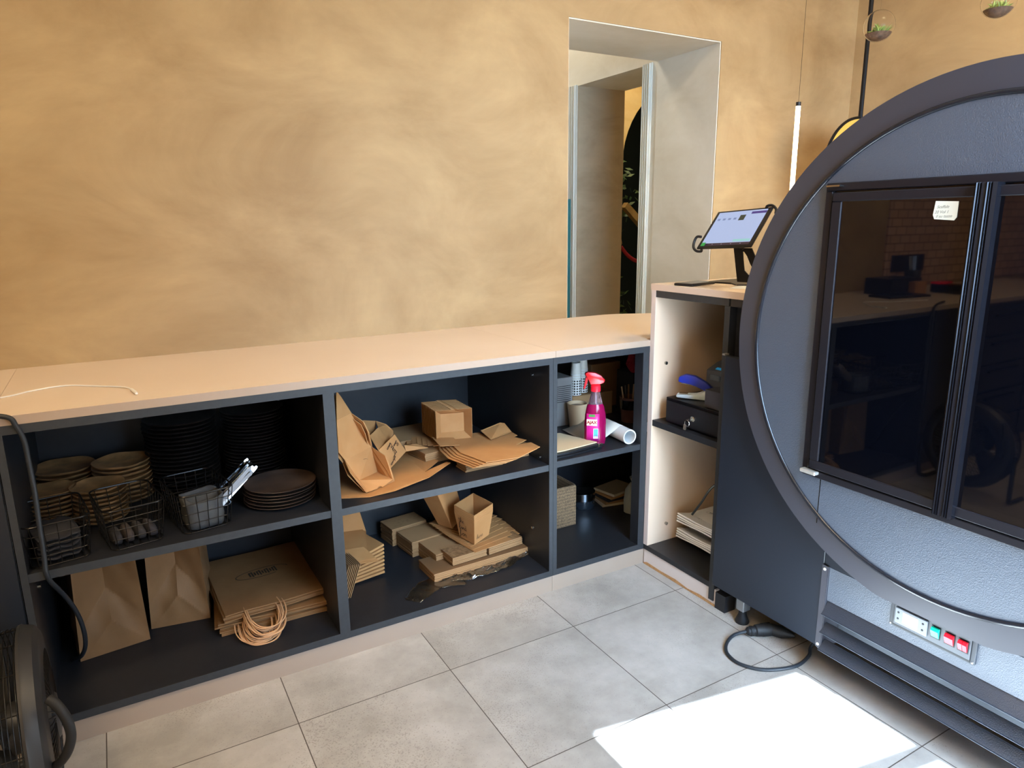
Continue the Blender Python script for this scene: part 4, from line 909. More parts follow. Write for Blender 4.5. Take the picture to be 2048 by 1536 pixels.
# lower middle bay -------------------------------------------------
for i, (x, y, z, w, d, h, rz, lab) in enumerate((
        (-0.620, 0.205, ZB, 0.40, 0.13, 0.032, 0.03, 'long block of card blanks at the front, wrapped in clear film'),
        (-0.700, 0.300, ZB, 0.16, 0.14, 0.055, 0.10, 'block of card blanks at the left end of the wrapped pile'),
        (-0.745, 0.420, ZB, 0.15, 0.12, 0.060, 0.12, 'block of card blanks behind the left end of the wrapped pile'),
        (-0.775, 0.535, ZB, 0.15, 0.10, 0.070, 0.12, 'block of card blanks at the back of the lower pile'),
        (-0.560, 0.350, ZB, 0.13, 0.17, 0.060, 0.06, 'thick block of card blanks in the middle of the lower pile'))):
    bundle(lab, x, y, z, w, d, h, rz)
def fan_sheet(k, x, y, z, w, d, rz, tilt=0.0):
    M = Matrix.Translation((x, y, z)) @ Matrix.Rotation(rz, 4, 'Z') @ Matrix.Rotation(tilt, 4, 'Y')
    pts = [(-w / 2, -d / 2), (w * 0.30, -d / 2), (w * 0.34, -d * 0.30), (w / 2, -d * 0.34), (w / 2, d * 0.02), (w * 0.32, d * 0.06), (w * 0.34, d * 0.30), (w * 0.22, d / 2), (-w / 2, d / 2)]
    o = MB().card([M @ Vector((a, b, 0)) for a, b in pts], 0.0018).build('folded_carton', KRAFT, loc=(x, y, z))
    tag(o, ORD[k].replace('top', 'first') + ' from the front, folded kraft carton fanned on the lower pile', 'cardboard', 'fanned cartons on the lower pile')
for k in range(9): fan_sheet(k, -0.545 - 0.004 * k, 0.225 + 0.027 * k, 0.1495 + 0.0022 * k, 0.24, 0.12, math.radians(10 + 3 * k), 0.02)
o = bundle('rolled edge of kraft cartons at the front left of the lower pile', -0.672, 0.200, ZB + 0.0345, 0.14, 0.085, 0.030, 0.06)
bundle('rolled edge of kraft cartons at the front right of the lower pile', -0.520, 0.210, ZB + 0.0345, 0.15, 0.085, 0.030, 0.10)
Mn = Matrix.Translation((-0.612, 0.235, 0.172)) @ Matrix.Rotation(math.radians(20), 4, 'Z') @ Matrix.Rotation(math.radians(9), 4, 'X') @ Matrix.Rotation(math.radians(-9), 4, 'Y')
tn_ = nest(5, 0.075, 0.075, 0.110, Mn, (0.0, 0.0, 0.0075), 'innermost kraft tray of the nest with black script, on the lower pile', 'kraft tray of the lettered nest on the lower pile', 'nest of lettered trays on the lower pile', flare=0.012, notch=False)
for o in COL.objects:
    pass
first_tray = [o for o in COL.objects if o.get('group') == 'nest of lettered trays on the lower pile'][0]
sl = 0.012 / 0.110
for wd_, z_, s_ in (('for', 0.014, 0.026), ('kind', 0.046, 0.022), ('the', 0.076, 0.021)):
    stroke_word(first_tray, frame((-0.0392 - z_ * sl, 0.032, z_), (0, -1, 0), (-sl, 0, 1)), wd_, s_)
stroke_word(first_tray, frame((-0.030, -0.0392 - 0.02 * sl, 0.020), (1, 0, 0), (0, -sl, 1)), 'here', 0.018)
Mn = Matrix.Translation((-0.640, 0.375, 0.188)) @ Matrix.Rotation(math.radians(24), 4, 'Z') @ Matrix.Rotation(math.radians(-24), 4, 'Y')
tn_ = nest(7, 0.075, 0.070, 0.175, Mn, (0.0, 0.0, 0.0085), 'front kraft tray of the tall leaning nest at the back of the lower bay', 'kraft tray of the tall leaning nest in the lower bay', 'tall leaning nest in the lower bay', flare=0.010, notch=False)
# boxes beside the partition, lower bay
for k in range(8):
    M = Matrix.Translation((-1.055 + 0.002 * k, 0.335, ZB + 0.010 + 0.0125 * k)) @ Matrix.Rotation(math.radians(6 + 1.2 * k), 4, 'Z') @ Matrix.Rotation(math.radians(-2.0 - 0.9 * k), 4, 'Y')
    o = MB().box(-0.085, -0.07, -0.004, 0.10 - 0.002 * k, 0.08, 0.004, M).build('folded_carton', KRAFT, loc=(-1.05, 0.335, ZB + 0.0125 * k))
    tag(o, nth(7 - k, 8, 'flat folded carton against the partition, lower bay'), 'cardboard', 'folded cartons by the partition')
ZL = ZB + 0.125
bt = [('base_panel', [(-1.115, 0.295, ZL), (-1.02, 0.27, ZL + 0.004), (-0.985, 0.38, ZL + 0.02), (-1.08, 0.41, ZL + 0.016)]), ('back_wall', [(-0.985, 0.38, ZL + 0.02), (-1.08, 0.41, ZL + 0.016), (-1.10, 0.44, ZL + 0.125), (-1.005, 0.41, ZL + 0.13)]),
      ('side_wall', [(-1.115, 0.295, ZL), (-1.08, 0.41, ZL + 0.016), (-1.10, 0.44, ZL + 0.125), (-1.145, 0.31, ZL + 0.115)]), ('front_flap', [(-1.115, 0.295, ZL), (-1.02, 0.27, ZL + 0.004), (-0.998, 0.215, ZL - 0.020), (-1.093, 0.235, ZL - 0.022)])]
for k in range(3): carton(('innermost', 'middle', 'outermost')[k] + ' opened kraft box on the pile against the partition, lower bay', [(nm, [(p[0] + (0.004 * k), p[1] - 0.004 * k, p[2] - 0.004 * k) for p in poly]) for nm, poly in bt], group='opened boxes by the partition, lower bay')
for k in range(7):
    M = Matrix.Translation((-1.125 + 0.006 * k, 0.235 - 0.001 * k, ZB + 0.062)) @ Matrix.Rotation(math.radians(20), 4, 'Y') @ Matrix.Rotation(math.radians(8), 4, 'Z')
    o = MB().box(-0.0011, -0.05, -0.058, 0.0011, 0.05, 0.062, M).build('upright_carton', KRAFTD, loc=(-1.12, 0.23, ZB))
    tag(o, ORD[k].replace('top', 'first') + ' from the left, thin carton standing on edge, lower bay', 'cardboard', 'cartons standing on edge by the partition')
# crumpled clear film
FILM = bpy.data.materials.new('clear_plastic_film'); FILM.use_nodes = True
_n = FILM.node_tree.nodes; _l = FILM.node_tree.links; _n.clear()
_o = _n.new('ShaderNodeOutputMaterial'); _t = _n.new('ShaderNodeBsdfTransparent'); _g = _n.new('ShaderNodeBsdfGlossy'); _g.inputs['Roughness'].default_value = 0.22
_m = _n.new('ShaderNodeMixShader'); _f = _n.new('ShaderNodeFresnel'); _f.inputs['IOR'].default_value = 1.65
_a = _n.new('ShaderNodeMath'); _a.operation = 'MULTIPLY_ADD'; _a.inputs[1].default_value = 1.8; _a.inputs[2].default_value = 0.10; _l.new(_f.outputs[0], _a.inputs[0]); _l.new(_a.outputs[0], _m.inputs[0]); _l.new(_t.outputs[0], _m.inputs[1]); _l.new(_g.outputs[0], _m.inputs[2]); _l.new(_m.outputs[0], _o.inputs['Surface'])
def film(label, path, width, seed, hh):
    rn = random.Random(seed); P_ = smooth_pts(path, 9); g = []
    for i, p in enumerate(P_):
        t = (P_[min(i + 1, len(P_) - 1)] - P_[max(i - 1, 0)]).normalized(); q = Vector((-t.y, t.x, 0)); row = []
        wv = width * (0.45 + 0.55 * math.sin(PI * (i + 0.5) / len(P_)) ** 0.5)
        for j in range(13):
            f = j / 12 - 0.5; row.append(p + q * f * wv + Vector((rn.uniform(-.003, .003), rn.uniform(-.003, .003), hh * (0.6 + 0.5 * math.sin(i * 0.9 + 3 * f) + 0.4 * math.sin(i * 2.3 + 9 * f)) * (1 - abs(f)) + rn.uniform(0, 0.35) * hh + 0.001)))
        g.append(row)
    tag(MB().sheet(g, 0.0002).build('plastic_film', FILM, loc=path[0], smooth=True), label, 'plastic film')
film('crumpled clear plastic film around the front of the lower pile', [(-0.80, 0.175, ZB), (-0.74, 0.125, ZB), (-0.66, 0.115, ZB), (-0.55, 0.122, ZB), (-0.44, 0.150, ZB + 0.01)], 0.06, 3, 0.009)
film('loose tail of clear plastic film lying on the shelf board', [(-0.93, 0.06, ZB), (-0.88, 0.10, ZB), (-0.81, 0.13, ZB), (-0.72, 0.09, ZB)], 0.085, 9, 0.003)

# ------------------------------------------------------------------ corner cabinet, upper shelf
ZR = 0.4908
AJ = thing('spray_bottle', 'pink spray cleaner bottle with red trigger at the front of the shelf', 'bottle', (-0.172, 0.092, ZR), math.radians(-28))
PINKL = mat('magenta_liquid', '#a01050', 0.12, trans=0.35, ior=1.36, spec=0.6); BCLR = mat('clear_bottle_plastic', '#d9b9c6', 0.08, trans=0.9, ior=1.3)
def obody(prof, n=36, depth=0.62):
    m = MB().lathe([(r, z) for r, z in prof], n)
    for v in m.bm.verts: v.co.y *= depth
    return m
obody([(0.030, 0), (0.038, 0.004), (0.040, 0.02), (0.0405, 0.08), (0.038, 0.115), (0.032, 0.145), (0.0265, 0.155)]).build('body', PINKL, AJ, smooth=True)
obody([(0.0265, 0.1552), (0.020, 0.180), (0.015, 0.202), (0.0145, 0.208)]).build('neck', BCLR, AJ, smooth=True)
MB().lathe([(0.0175, 0.203), (0.0180, 0.206), (0.0175, 0.224), (0.012, 0.228)], 28).build('collar', REDS, AJ, smooth=True)
REDP = mat('red_trigger_plastic', '#d3121c', 0.28)
MB().prism([(-0.022, -0.011, 0.229), (0.014, -0.011, 0.229), (0.030, -0.011, 0.236), (0.033, -0.011, 0.246), (0.018, -0.011, 0.262), (-0.004, -0.011, 0.273), (-0.030, -0.011, 0.276), (-0.040, -0.011, 0.272), (-0.040, -0.011, 0.262), (-0.026, -0.011, 0.250)], (0, 0.022, 0)).bevel(0.003, 2).build('spray_head', REDP, AJ, smooth=True)
MB().prism([(-0.038, -0.005, 0.258), (-0.028, -0.005, 0.252), (-0.032, -0.005, 0.236), (-0.040, -0.005, 0.212), (-0.046, -0.005, 0.214), (-0.040, -0.005, 0.238)], (0, 0.010, 0)).bevel(0.0015, 1).build('trigger', REDP, AJ, smooth=True)
MB().tube([(0, 0, 0.02), (0, 0, 0.20)], 0.002, 8).build('dip_tube', WHITEP, AJ)
LABM = mat('magenta_label', '#c2187e', 0.4); lb = MB(); g = []
for i in range(9):
    a = math.radians(-150 + 9.5 * i); g.append([(0.0415 * math.cos(a), 0.0415 * 0.62 * math.sin(a) , z) for z in (0.018, 0.05, 0.09, 0.122)])
lb.sheet(g, 0.0005); lb.build('label', LABM, AJ, smooth=True)
nl = lambda a: (math.cos(math.radians(a)), 0.62 * math.sin(math.radians(a)))
def onlab(a, z, off=0.0008): x, y = nl(a); return frame((x * (0.0415 + off), y * (0.0415 + off) - 0.0004, z), (-math.sin(math.radians(a)), 0.62 * math.cos(math.radians(a)), 0), (0, 0, 1))
def labquad(nm, a, z, w, h, m, off=0.0007): o = MB().box(-w / 2, -h / 2, 0, w / 2, h / 2, 0.0004).build(nm, m, AJ); o.matrix_local = onlab(a, z, off); return o
labquad('label_badge', -112, 0.090, 0.038, 0.024, mat('pale_badge', '#e6d6b8', 0.5)); text('AJAX', AJ, mat('deep_red_print', '#8e1020', 0.5), 0.0155, onlab(-112, 0.090, 0.0014), 'brand_lettering', 0.0002, bold=0.0007)
labquad('green_patch', -112, 0.116, 0.022, 0.009, mat('leaf_green_print', '#3f8a3c', 0.5)); labquad('blue_patch', -92, 0.048, 0.018, 0.038, mat('white_border_print', '#cfdde6', 0.5)); labquad('blue_patch', -92, 0.052, 0.015, 0.026, mat('sky_blue_print', '#3f9ac9', 0.5), 0.0012)
for k in range(5): labquad('barcode', -92 + (k - 2) * 5, 0.038, 0.0012, 0.010, INK, 0.0015)
CUPM = mat('beige_paper_cup', '#c9ab86', 0.6)
t = thing('paper_cup', 'plain beige paper cup standing left of the spray bottle', 'cup', (-0.100, 0.310, ZR))
MB().lathe([(0.029, 0), (0.040, 0.098), (0.0385, 0.098), (0.0275, 0.004)], 36).build('cup', CUPM, t, smooth=True); MB().tube([(0.040 * math.cos(k * PI / 18), 0.040 * math.sin(k * PI / 18), 0.0985) for k in range(36)], 0.0018, 8, closed=True).build('rim', CUPM, t, smooth=True); MB().lathe([(0.0385, 0.086), (0.001, 0.086)], 24, cap=False).build('inside', mat('brown_cup_inside', '#5a4632', 0.4), t)  # inside disc is a darker brown than the cup
# roll of white paper with its loose end
rl = thing('paper_roll', 'white paper roll with an unrolled end lying beside the spray bottle', 'roll', (-0.05, 0.12, ZR))
P_ = lambda mb, n, m, **k: mb.build(n, m, rl, world=True, **k)
ea, eb = Vector((-0.066, 0.020, ZR + 0.0285)), Vector((-0.040, 0.300, ZR + 0.0285)); axr = (eb - ea)
P_(MB().lathe([(0.0235, 0), (0.0275, 0), (0.0275, axr.length), (0.0235, axr.length)], 36, Matrix.Translation(ea) @ axr.to_track_quat('Z', 'Y').to_matrix().to_4x4(), cap=False), 'tube', mat('white_roll_paper', '#dfe3e4', 0.6), smooth=True, solid=0.001)
g = []; ax_ = axr.normalized(); sd = Vector((-ax_.y, ax_.x, 0))
for i in range(15):
    f = i / 14; 
    if f < 0.35: a = math.radians(80 + 60 * f / 0.35); off = sd * (-0.0) + Vector((0, 0, 0.0290 * math.sin(a))) + sd * (0.0290 * -math.cos(a))
    else: q = (f - 0.35) / 0.65; s0 = sd * (0.0290 * 0.766) + Vector((0, 0, 0.0290 * 0.643)); off = s0 + sd * (0.115 * q) + Vector((0, 0, -0.044 * math.sin(q * PI / 2)))
    g.append([ea + ax_ * (axr.length * v) + off for v in (0.2, 0.45, 0.7, 0.96)])
P_(MB().sheet(g, 0.0005), 'loose_end', mat('white_roll_sheet', '#cfcabf', 0.6), smooth=True)
# stacks of dotted cups on a brown carton
t = thing('brown_carton', 'brown carton at the back of the shelf under the dotted cups', 'box', (0.02, 0.47, ZR)); MB().box(-0.08, -0.07, 0, 0.13, 0.07, 0.100).bevel(0.002, 1).build('body', KRAFTD, t)
def cups(what, x, y, z, n, seed):
    def proto(dots):
        r = thing('espresso_cup', '', 'cup')
        MB().lathe([(0.0225, 0), (0.0185, 0.050), (0.0175, 0.050), (0.0215, 0.001)], 28).build('cup', mat('white_cup', '#d8d0c2', 0.55), r, smooth=True)
        MB().lathe([(0.018, 0.0485), (0.001, 0.0485)], 28, cap=False).build('bottom', WHITEP, r); MB().tube([(0.0225 * math.cos(k * PI / 14), 0.0225 * math.sin(k * PI / 14), 0.001) for k in range(28)], 0.0010, 6, closed=True).build('rim', WHITEP, r)
        if dots:
            dm = MB()
            for k in range(12):
                a = 2 * PI * k / 12 + 0.2; zz = 0.0062; rad = 0.0225 - 0.0005
                M = Matrix.Translation((rad * math.cos(a), rad * math.sin(a), zz)) @ Matrix.Rotation(a, 4, 'Z') @ Matrix.Rotation(PI / 2, 4, 'Y'); dm.lathe([(0.0036, 0), (0.0034, 0.0008)], 10, M)
            dm.build('dots', INK, r)
        return r
    pd, pp = proto(True), proto(False); ud = up = False
    for k in range(n):
        dots = k < 6
        if dots: c = dup(pd) if ud else pd; ud = True
        else: c = dup(pp) if up else pp; up = True
        c.location = (x, y, z + 0.0108 * k); c['label'] = ORD[n - 1 - k] + (' from top' if k < n - 1 else '') + (' dotted' if dots else ' plain') + ' white cup of the ' + what; c['group'] = 'stacks of espresso cups'
cups('taller inverted stack', 0.027, 0.452, ZR + 0.1005, 10, 1)
cups('shorter inverted stack', -0.024, 0.428, ZR + 0.1005, 9, 0)
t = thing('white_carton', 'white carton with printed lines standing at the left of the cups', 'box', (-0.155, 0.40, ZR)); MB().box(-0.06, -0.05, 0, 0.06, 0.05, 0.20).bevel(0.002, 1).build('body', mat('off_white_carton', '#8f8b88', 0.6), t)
for k in range(9): MB().box(-0.02, -0.0506, 0.10 + 0.008 * k, 0.052, -0.0502, 0.1025 + 0.008 * k).build('print', CLOTHD, t)
MB().box(-0.055, -0.0506, 0.05, -0.042, -0.0502, 0.15).build('window', INK, t)
t = thing('kraft_carton', 'dim kraft carton standing behind the red trigger', 'box', (0.19, 0.55, ZR)); MB().box(-0.08, -0.05, 0, 0.08, 0.05, 0.20).bevel(0.002, 1).build('body', KRAFTD, t)
t = thing('stirrer_pot', 'dark reddish pot holding stirrers beside the white roll', 'pot', (0.135, 0.265, ZR)); MB().lathe([(0.034, 0), (0.043, 0.105), (0.041, 0.105), (0.032, 0.004)], 32).build('pot', mat('dark_terracotta', '#5a3a34', 0.6), t, smooth=True)
MB().lathe([(0.0405, 0.055), (0.0440, 0.095)], 32, cap=False).build('label_band', BLACKG, t, smooth=True)
for k in range(6): MB().box(-0.003, -0.001, 0, 0.003, 0.001, 0.15, Matrix.Translation((0.008 * k - 0.02, 0.004 * (k % 3) - 0.004, 0.006)) @ Matrix.Rotation(0.09 * k - 0.2, 4, 'Y')).build('stirrer', (CUPM, CLOTHG, KRAFTD)[k % 3], t)
t = thing('white_tub', 'small white tub half hidden behind the cabinet stile', 'tub', (0.115, 0.125, ZR)); MB().lathe([(0.026, 0), (0.032, 0.022), (0.030, 0.022), (0.024, 0.002)], 28).build('tub', WHITEP, t, smooth=True)
mb = MB(); rn = random.Random(2)
mb.lathe([(0.001, 0)] + [(0.055 * math.sin(a * PI / 12), 0.055 * (1 - math.cos(a * PI / 12))) for a in range(1, 12)] + [(0.001, 0.11)], 24)
for v in mb.bm.verts: d = v.co - Vector((0, 0, 0.055)); v.co += d * (0.22 * math.sin(9 * math.atan2(d.y, d.x) + 60 * d.z) + rn.uniform(-0.08, 0.08))
RG = tag(mb.build('red_cloth', mat('deep_red_cloth', '#8e1a2c', 0.85), smooth=False), 'crumpled red cloth on top of the dark box at the right of the corner shelf', 'cloth'); RG.location = (0.212, 0.31, ZR + 0.190); RG.scale = (0.8, 0.8, 0.9)
t = thing('dark_box', 'dark box standing at the right end of the corner shelf', 'box', (0.255, 0.37, ZR)); MB().box(-0.07, -0.06, 0, 0.07, 0.05, 0.187).bevel(0.002, 1).build('body', CLOTHD, t)
# folder with cream paper at the front left
ct = thing('clipboard_folder', 'black folder with cream paper on top at the front left corner', 'folder', (-0.30, 0.12, ZR))
fq = [(-0.400, 0.018), (-0.335, 0.018), (-0.182, 0.035), (-0.235, 0.20), (-0.400, 0.22)]
for k in range(2): MB().prism([(a - 0.004 * k, b + 0.006 * k, ZR + 0.0005 + 0.0085 * k) for a, b in fq], (0, 0, 0.0075)).build('folder', BLACKP, ct, world=True)
MB().prism([(a - (0.010 if a > -0.39 else 0), b + 0.018, ZR + 0.0178) for a, b in fq], (0, 0, 0.004)).build('paper', CREAM, ct, world=True)
MB().box(-0.197, 0.034, ZR + 0.006, -0.176, 0.050, ZR + 0.0195).bevel(0.002, 1).build('clip', NICKEL, ct, world=True)
# ------------------------------------------------------------------ corner cabinet, bottom
WICK = bpy.data.materials.new('woven_seagrass'); WICK.use_nodes = True
_n = WICK.node_tree.nodes; _l = WICK.node_tree.links; _tc = _n.new('ShaderNodeTexCoord'); _w = _n.new('ShaderNodeTexWave'); _w.wave_profile = 'SAW'; _w.bands_direction = 'Z'; _w.inputs['Scale'].default_value = 24; _w.inputs['Distortion'].default_value = 7; _w.inputs['Detail'].default_value = 2; _w.inputs['Detail Scale'].default_value = 14
_l.new(_tc.outputs['Object'], _w.inputs['Vector']); _r = _n.new('ShaderNodeValToRGB'); _r.color_ramp.elements[0].color = lin('#4a3626'); _r.color_ramp.elements[1].color = lin('#b3906a'); _l.new(_w.outputs['Fac'], _r.inputs['Fac']); _l.new(_r.outputs['Color'], _n['Principled BSDF'].inputs['Base Color'])
_b = _n.new('ShaderNodeBump'); _b.inputs['Strength'].default_value = 0.8; _b.inputs['Distance'].default_value = 0.004; _l.new(_w.outputs['Fac'], _b.inputs['Height']); _l.new(_b.outputs[0], _n['Principled BSDF'].inputs['Normal'])
t = thing('woven_basket', 'square woven seagrass basket at the left of the bottom board', 'basket', (-0.21, 0.345, ZB)); mb = MB()
for (a, b, c, d) in ((-0.085, -0.07, 0.085, -0.062), (-0.085, 0.062, 0.085, 0.07), (-0.085, -0.062, -0.077, 0.062), (0.077, -0.062, 0.085, 0.062)): mb.box(a, b, 0.001, c, d, 0.168)
mb.box(-0.077, -0.062, 0.001, 0.077, 0.062, 0.008); mb.build('body', WICK, t)
MB().tube(rrect(0.166, 0.134, 0.169, 0.012), 0.005, 8, closed=True).build('rim', WICK, t)
t = thing('glass_jar', 'dark glass jar with a steel lid on the bottom board', 'jar', (0.008, 0.415, ZB)); MB().lathe([(0.048, 0), (0.052, 0.008), (0.052, 0.030), (0.045, 0.038)], 36).build('jar', mat('smoky_glass', '#20242a', 0.08, coat=0.3), t, smooth=True); MB().lathe([(0.053, 0.0385), (0.055, 0.0405), (0.055, 0.073), (0.050, 0.076)], 36).build('lid', STEEL, t, smooth=True)
t = thing('booklet_stack', 'small stack of brown and cream booklets beside the white bag', 'booklets', (0.165, 0.40, ZB))
for k, mm in enumerate((CREAM, KRAFTD, CLOTHD, KRAFT, CREAM)): MB().box(-0.08 + 0.004 * k, -0.06, 0.0005 + 0.012 * k, 0.09, 0.07 - 0.003 * k, 0.0115 + 0.012 * k, Matrix.Rotation(0.1 * k - 0.2, 4, 'Z')).build('booklet', mm, t)
WBG = mat('pale_grey_bag', '#b9beb4', 0.55, bump=(18, 0.6, 0.012))
t = thing('white_bag', 'pale grey gathered bag standing at the right of the bottom board', 'bag', (0.160, 0.252, ZB)); mb = MB().lathe([(0.036, 0), (0.044, 0.006), (0.046, 0.06), (0.040, 0.105), (0.020, 0.132), (0.015, 0.14), (0.024, 0.158)], 30)
for v in mb.bm.verts: a = math.atan2(v.co.y, v.co.x); v.co.x *= 1 + 0.06 * math.sin(5 * a + 20 * v.co.z); v.co.y *= 0.8 + 0.06 * math.cos(4 * a)
mb.build('body', WBG, t, smooth=True); MB().tube([(0.0165 * math.cos(k * PI / 12), 0.013 * math.sin(k * PI / 12), 0.138) for k in range(24)], 0.002, 6, closed=True).build('tie', CLOTHG, t)

# ------------------------------------------------------------------ tall counter shelves
cd_ = thing('cash_drawer', 'black cash drawer with a key in its lock on the tall counter shelf', 'cash drawer', (0.2, -0.205, 0.5855))
P_ = lambda mb, n, m, par=cd_, **k: mb.build(n, m, par, world=True, **k)
P_(MB().box(0.024, -0.343, 0.589, 0.44, -0.070, 0.680).bevel(0.0015, 1), 'body', BLACKMETAL); P_(MB().box(0.0195, -0.338, 0.596, 0.0238, -0.077, 0.669), 'drawer_front', BLACKP)
for yy in (-0.09, -0.32):
    for xx in (0.06, 0.40): P_(MB().lathe([(0.010, 0.5855), (0.010, 0.589)], 14, cx=xx, cy=yy), 'foot', RUBBER)
lk = (0.019,-0.212,0.631)
P_(MB().lathe([(0.010, 0), (0.010, 0.004), (0.007, 0.006)], 20, Matrix.Translation((0.0195, lk[1], lk[2])) @ Matrix.Rotation(-PI / 2, 4, 'Y')), 'lock', NICKEL)
P_(MB().box(-0.004, lk[1] - 0.001, lk[2] - 0.004, 0.0133, lk[1] + 0.001, lk[2] + 0.004), 'key', NICKEL); P_(MB().tube([(-0.001, lk[1] + 0.008 + 0.011 * math.cos(k * PI / 10), lk[2] - 0.014 + 0.011 * math.sin(k * PI / 10)) for k in range(20)], 0.0012, 6, closed=True), 'key_ring', NICKEL)
P_(MB().box(-0.002, lk[1] + 0.010, lk[2] - 0.040, 0.0, lk[1] + 0.024, lk[2] - 0.020), 'key', NICKEL)
pr = thing('label_printer', 'dark grey label printer with blue accents behind the stapler', 'printer', (0.28, -0.24, 0.681))
P_(MB().prism([(0.17, -0.115, 0.6815), (0.17, -0.115, 0.772), (0.22, -0.115, 0.795), (0.30, -0.115, 0.812), (0.40, -0.115, 0.812), (0.42, -0.115, 0.6815)], (0, -0.215, 0)).bevel(0.004, 2), 'body', mat('dark_grey_printer', '#3b3e46', 0.45), pr, smooth=True)
BLUE = mat('bright_blue_accent', '#2b9fe0', 0.35, emit=('#1a7fc0', 0.15))
P_(MB().prism([(0.178, -0.15, 0.7775), (0.188, -0.15, 0.7822), (0.188, -0.32, 0.7822), (0.178, -0.32, 0.7775)], (0, 0, 0.0015)), 'trim', BLUE, pr)
P_(MB().prism([(0.195, -0.20, 0.787), (0.250, -0.19, 0.8045), (0.250, -0.29, 0.8045), (0.195, -0.29, 0.787)], (0, 0, 0.001)), 'window', mat('pale_blue_window', '#86b7e6', 0.3), pr)
P_(MB().box(0.1685, -0.30, 0.738, 0.1695, -0.135, 0.758), 'slot', BLACKG, pr); P_(MB().box(0.167, -0.32, 0.735, 0.1684, -0.305, 0.755), 'button', BLUE, pr)
sb = thing('small_dark_box', 'small matt dark box on the cash drawer, right of the stapler', 'box', (0.07, -0.30, 0.6805)); P_(MB().box(0.035, -0.342, 0.6805, 0.115, -0.245, 0.742).bevel(0.001, 1), 'body', mat('matt_dark_card', '#35353d', 0.7), sb)
st = thing('stapler', 'blue and white stapler standing on the black cash drawer', 'stapler', (0.085, -0.150, 0.6805), math.radians(-52))
BLU = mat('navy_blue_plastic', '#1f2f9a', 0.3); GRW = mat('pale_grey_plastic', '#c3d2dc', 0.35)
MB().prism([(-0.062, -0.017, 0.004), (0.045, -0.017, 0.0), (0.062, -0.017, 0.012), (0.058, -0.017, 0.030), (0.040, -0.017, 0.036), (0.022, -0.017, 0.028), (0.005, -0.017, 0.015), (-0.020, -0.017, 0.013), (-0.058, -0.017, 0.018), (-0.066, -0.017, 0.010)], (0, 0.034, 0)).bevel(0.004, 2).build('base', GRW, st, smooth=True)
MB().box(-0.055, -0.010, 0.0182, -0.025, 0.010, 0.0195).build('anvil', NICKEL, st)
MB().prism([(0.060, -0.013, 0.030), (0.064, -0.013, 0.042), (0.040, -0.013, 0.062), (0.0, -0.013, 0.084), (-0.035, -0.013, 0.088), (-0.058, -0.013, 0.078), (-0.060, -0.013, 0.062), (-0.045, -0.013, 0.056), (-0.015, -0.013, 0.058), (0.020, -0.013, 0.038), (0.040, -0.013, 0.0365)], (0, 0.026, 0)).bevel(0.004, 2).build('arm', BLU, st, smooth=True)
MB().box(-0.052, -0.006, 0.050, 0.01, 0.006, 0.056, Matrix.Rotation(0.05, 4, 'Y')).build('magazine', STEEL, st); MB().tube([(0.052, -0.019, 0.03), (0.052, 0.019, 0.03)], 0.005, 12).build('pivot', NICKEL, st)
# letter trays on the lowest shelf
lt = thing('letter_tray', 'two-tier black letter tray full of printed paper on the bottom shelf', 'letter tray', (0.33, -0.18, 0.0835))
P_ = lambda mb, n, m, par=lt, **k: mb.build(n, m, par, world=True, **k)
y_a, y_b = -0.048, -0.335
for zz in (0.0875, 0.1500):
    P_(MB().prism([(0.118, y_a, zz + 0.026), (0.16, y_a, zz), (0.46, y_a, zz), (0.46, y_b, zz), (0.16, y_b, zz), (0.118, y_b, zz + 0.026)], (0, 0, 0.003)), 'tray', BLACKP)
    e = MB(); e.box(0.16, y_b - 0.002, zz, 0.46, y_b, zz + 0.03); e.box(0.16, y_a, zz, 0.46, y_a + 0.002, zz + 0.03); P_(e, 'tray_side', BLACKP)
P_(MB().tube(smooth_pts([(0.175, -0.075, 0.19), (0.196, -0.10, 0.245), (0.235, -0.115, 0.305), (0.30, -0.15, 0.34), (0.40, -0.20, 0.34), (0.44, -0.28, 0.16)]), 0.0045, 8), 'handle', mat('grey_metal_handle', '#4b5a6a', 0.3, 0.7), smooth=True)
for z0_, n_ in ((0.0965, 4), (0.1590, 4)):
    for k in range(n_):
        g = [[(x + 0.004 * k, y + 0.003 * k, z0_ + 0.0065 * k + 0.016 * max(0, (0.175 - x) / 0.06) + 0.002 * math.sin(9 * y * 3 + k)) for y in [y_a - 0.006 - (abs(y_b - y_a) - 0.02) * j / 8 for j in range(9)]] for x in [0.116 + 0.31 * i / 10 for i in range(11)]]
        o = MB().sheet(g, 0.0055).build('paper_stack', WHITE); tag(o, ORD[n_ - 1 - k] + ' sheaf of white paper in the %s tier of the letter tray' % ('upper' if z0_ > 0.12 else 'lower'), 'paper', 'paper stacks in the letter tray')
        if z0_ > 0.12 and k == n_ - 1:
            for lx, ly in ((0.175, -0.095), (0.225, -0.165), (0.175, -0.215), (0.26, -0.10), (0.225, -0.285)): logo(o, frame((lx, ly, z0_ + 0.0065 * k + 0.0052), (0.25, -1, 0), (1, 0.25, 0)), 0.026, mat('grey_print', '#5d6a74', 0.7))
        if k == 0 and z0_ > 0.12: pass

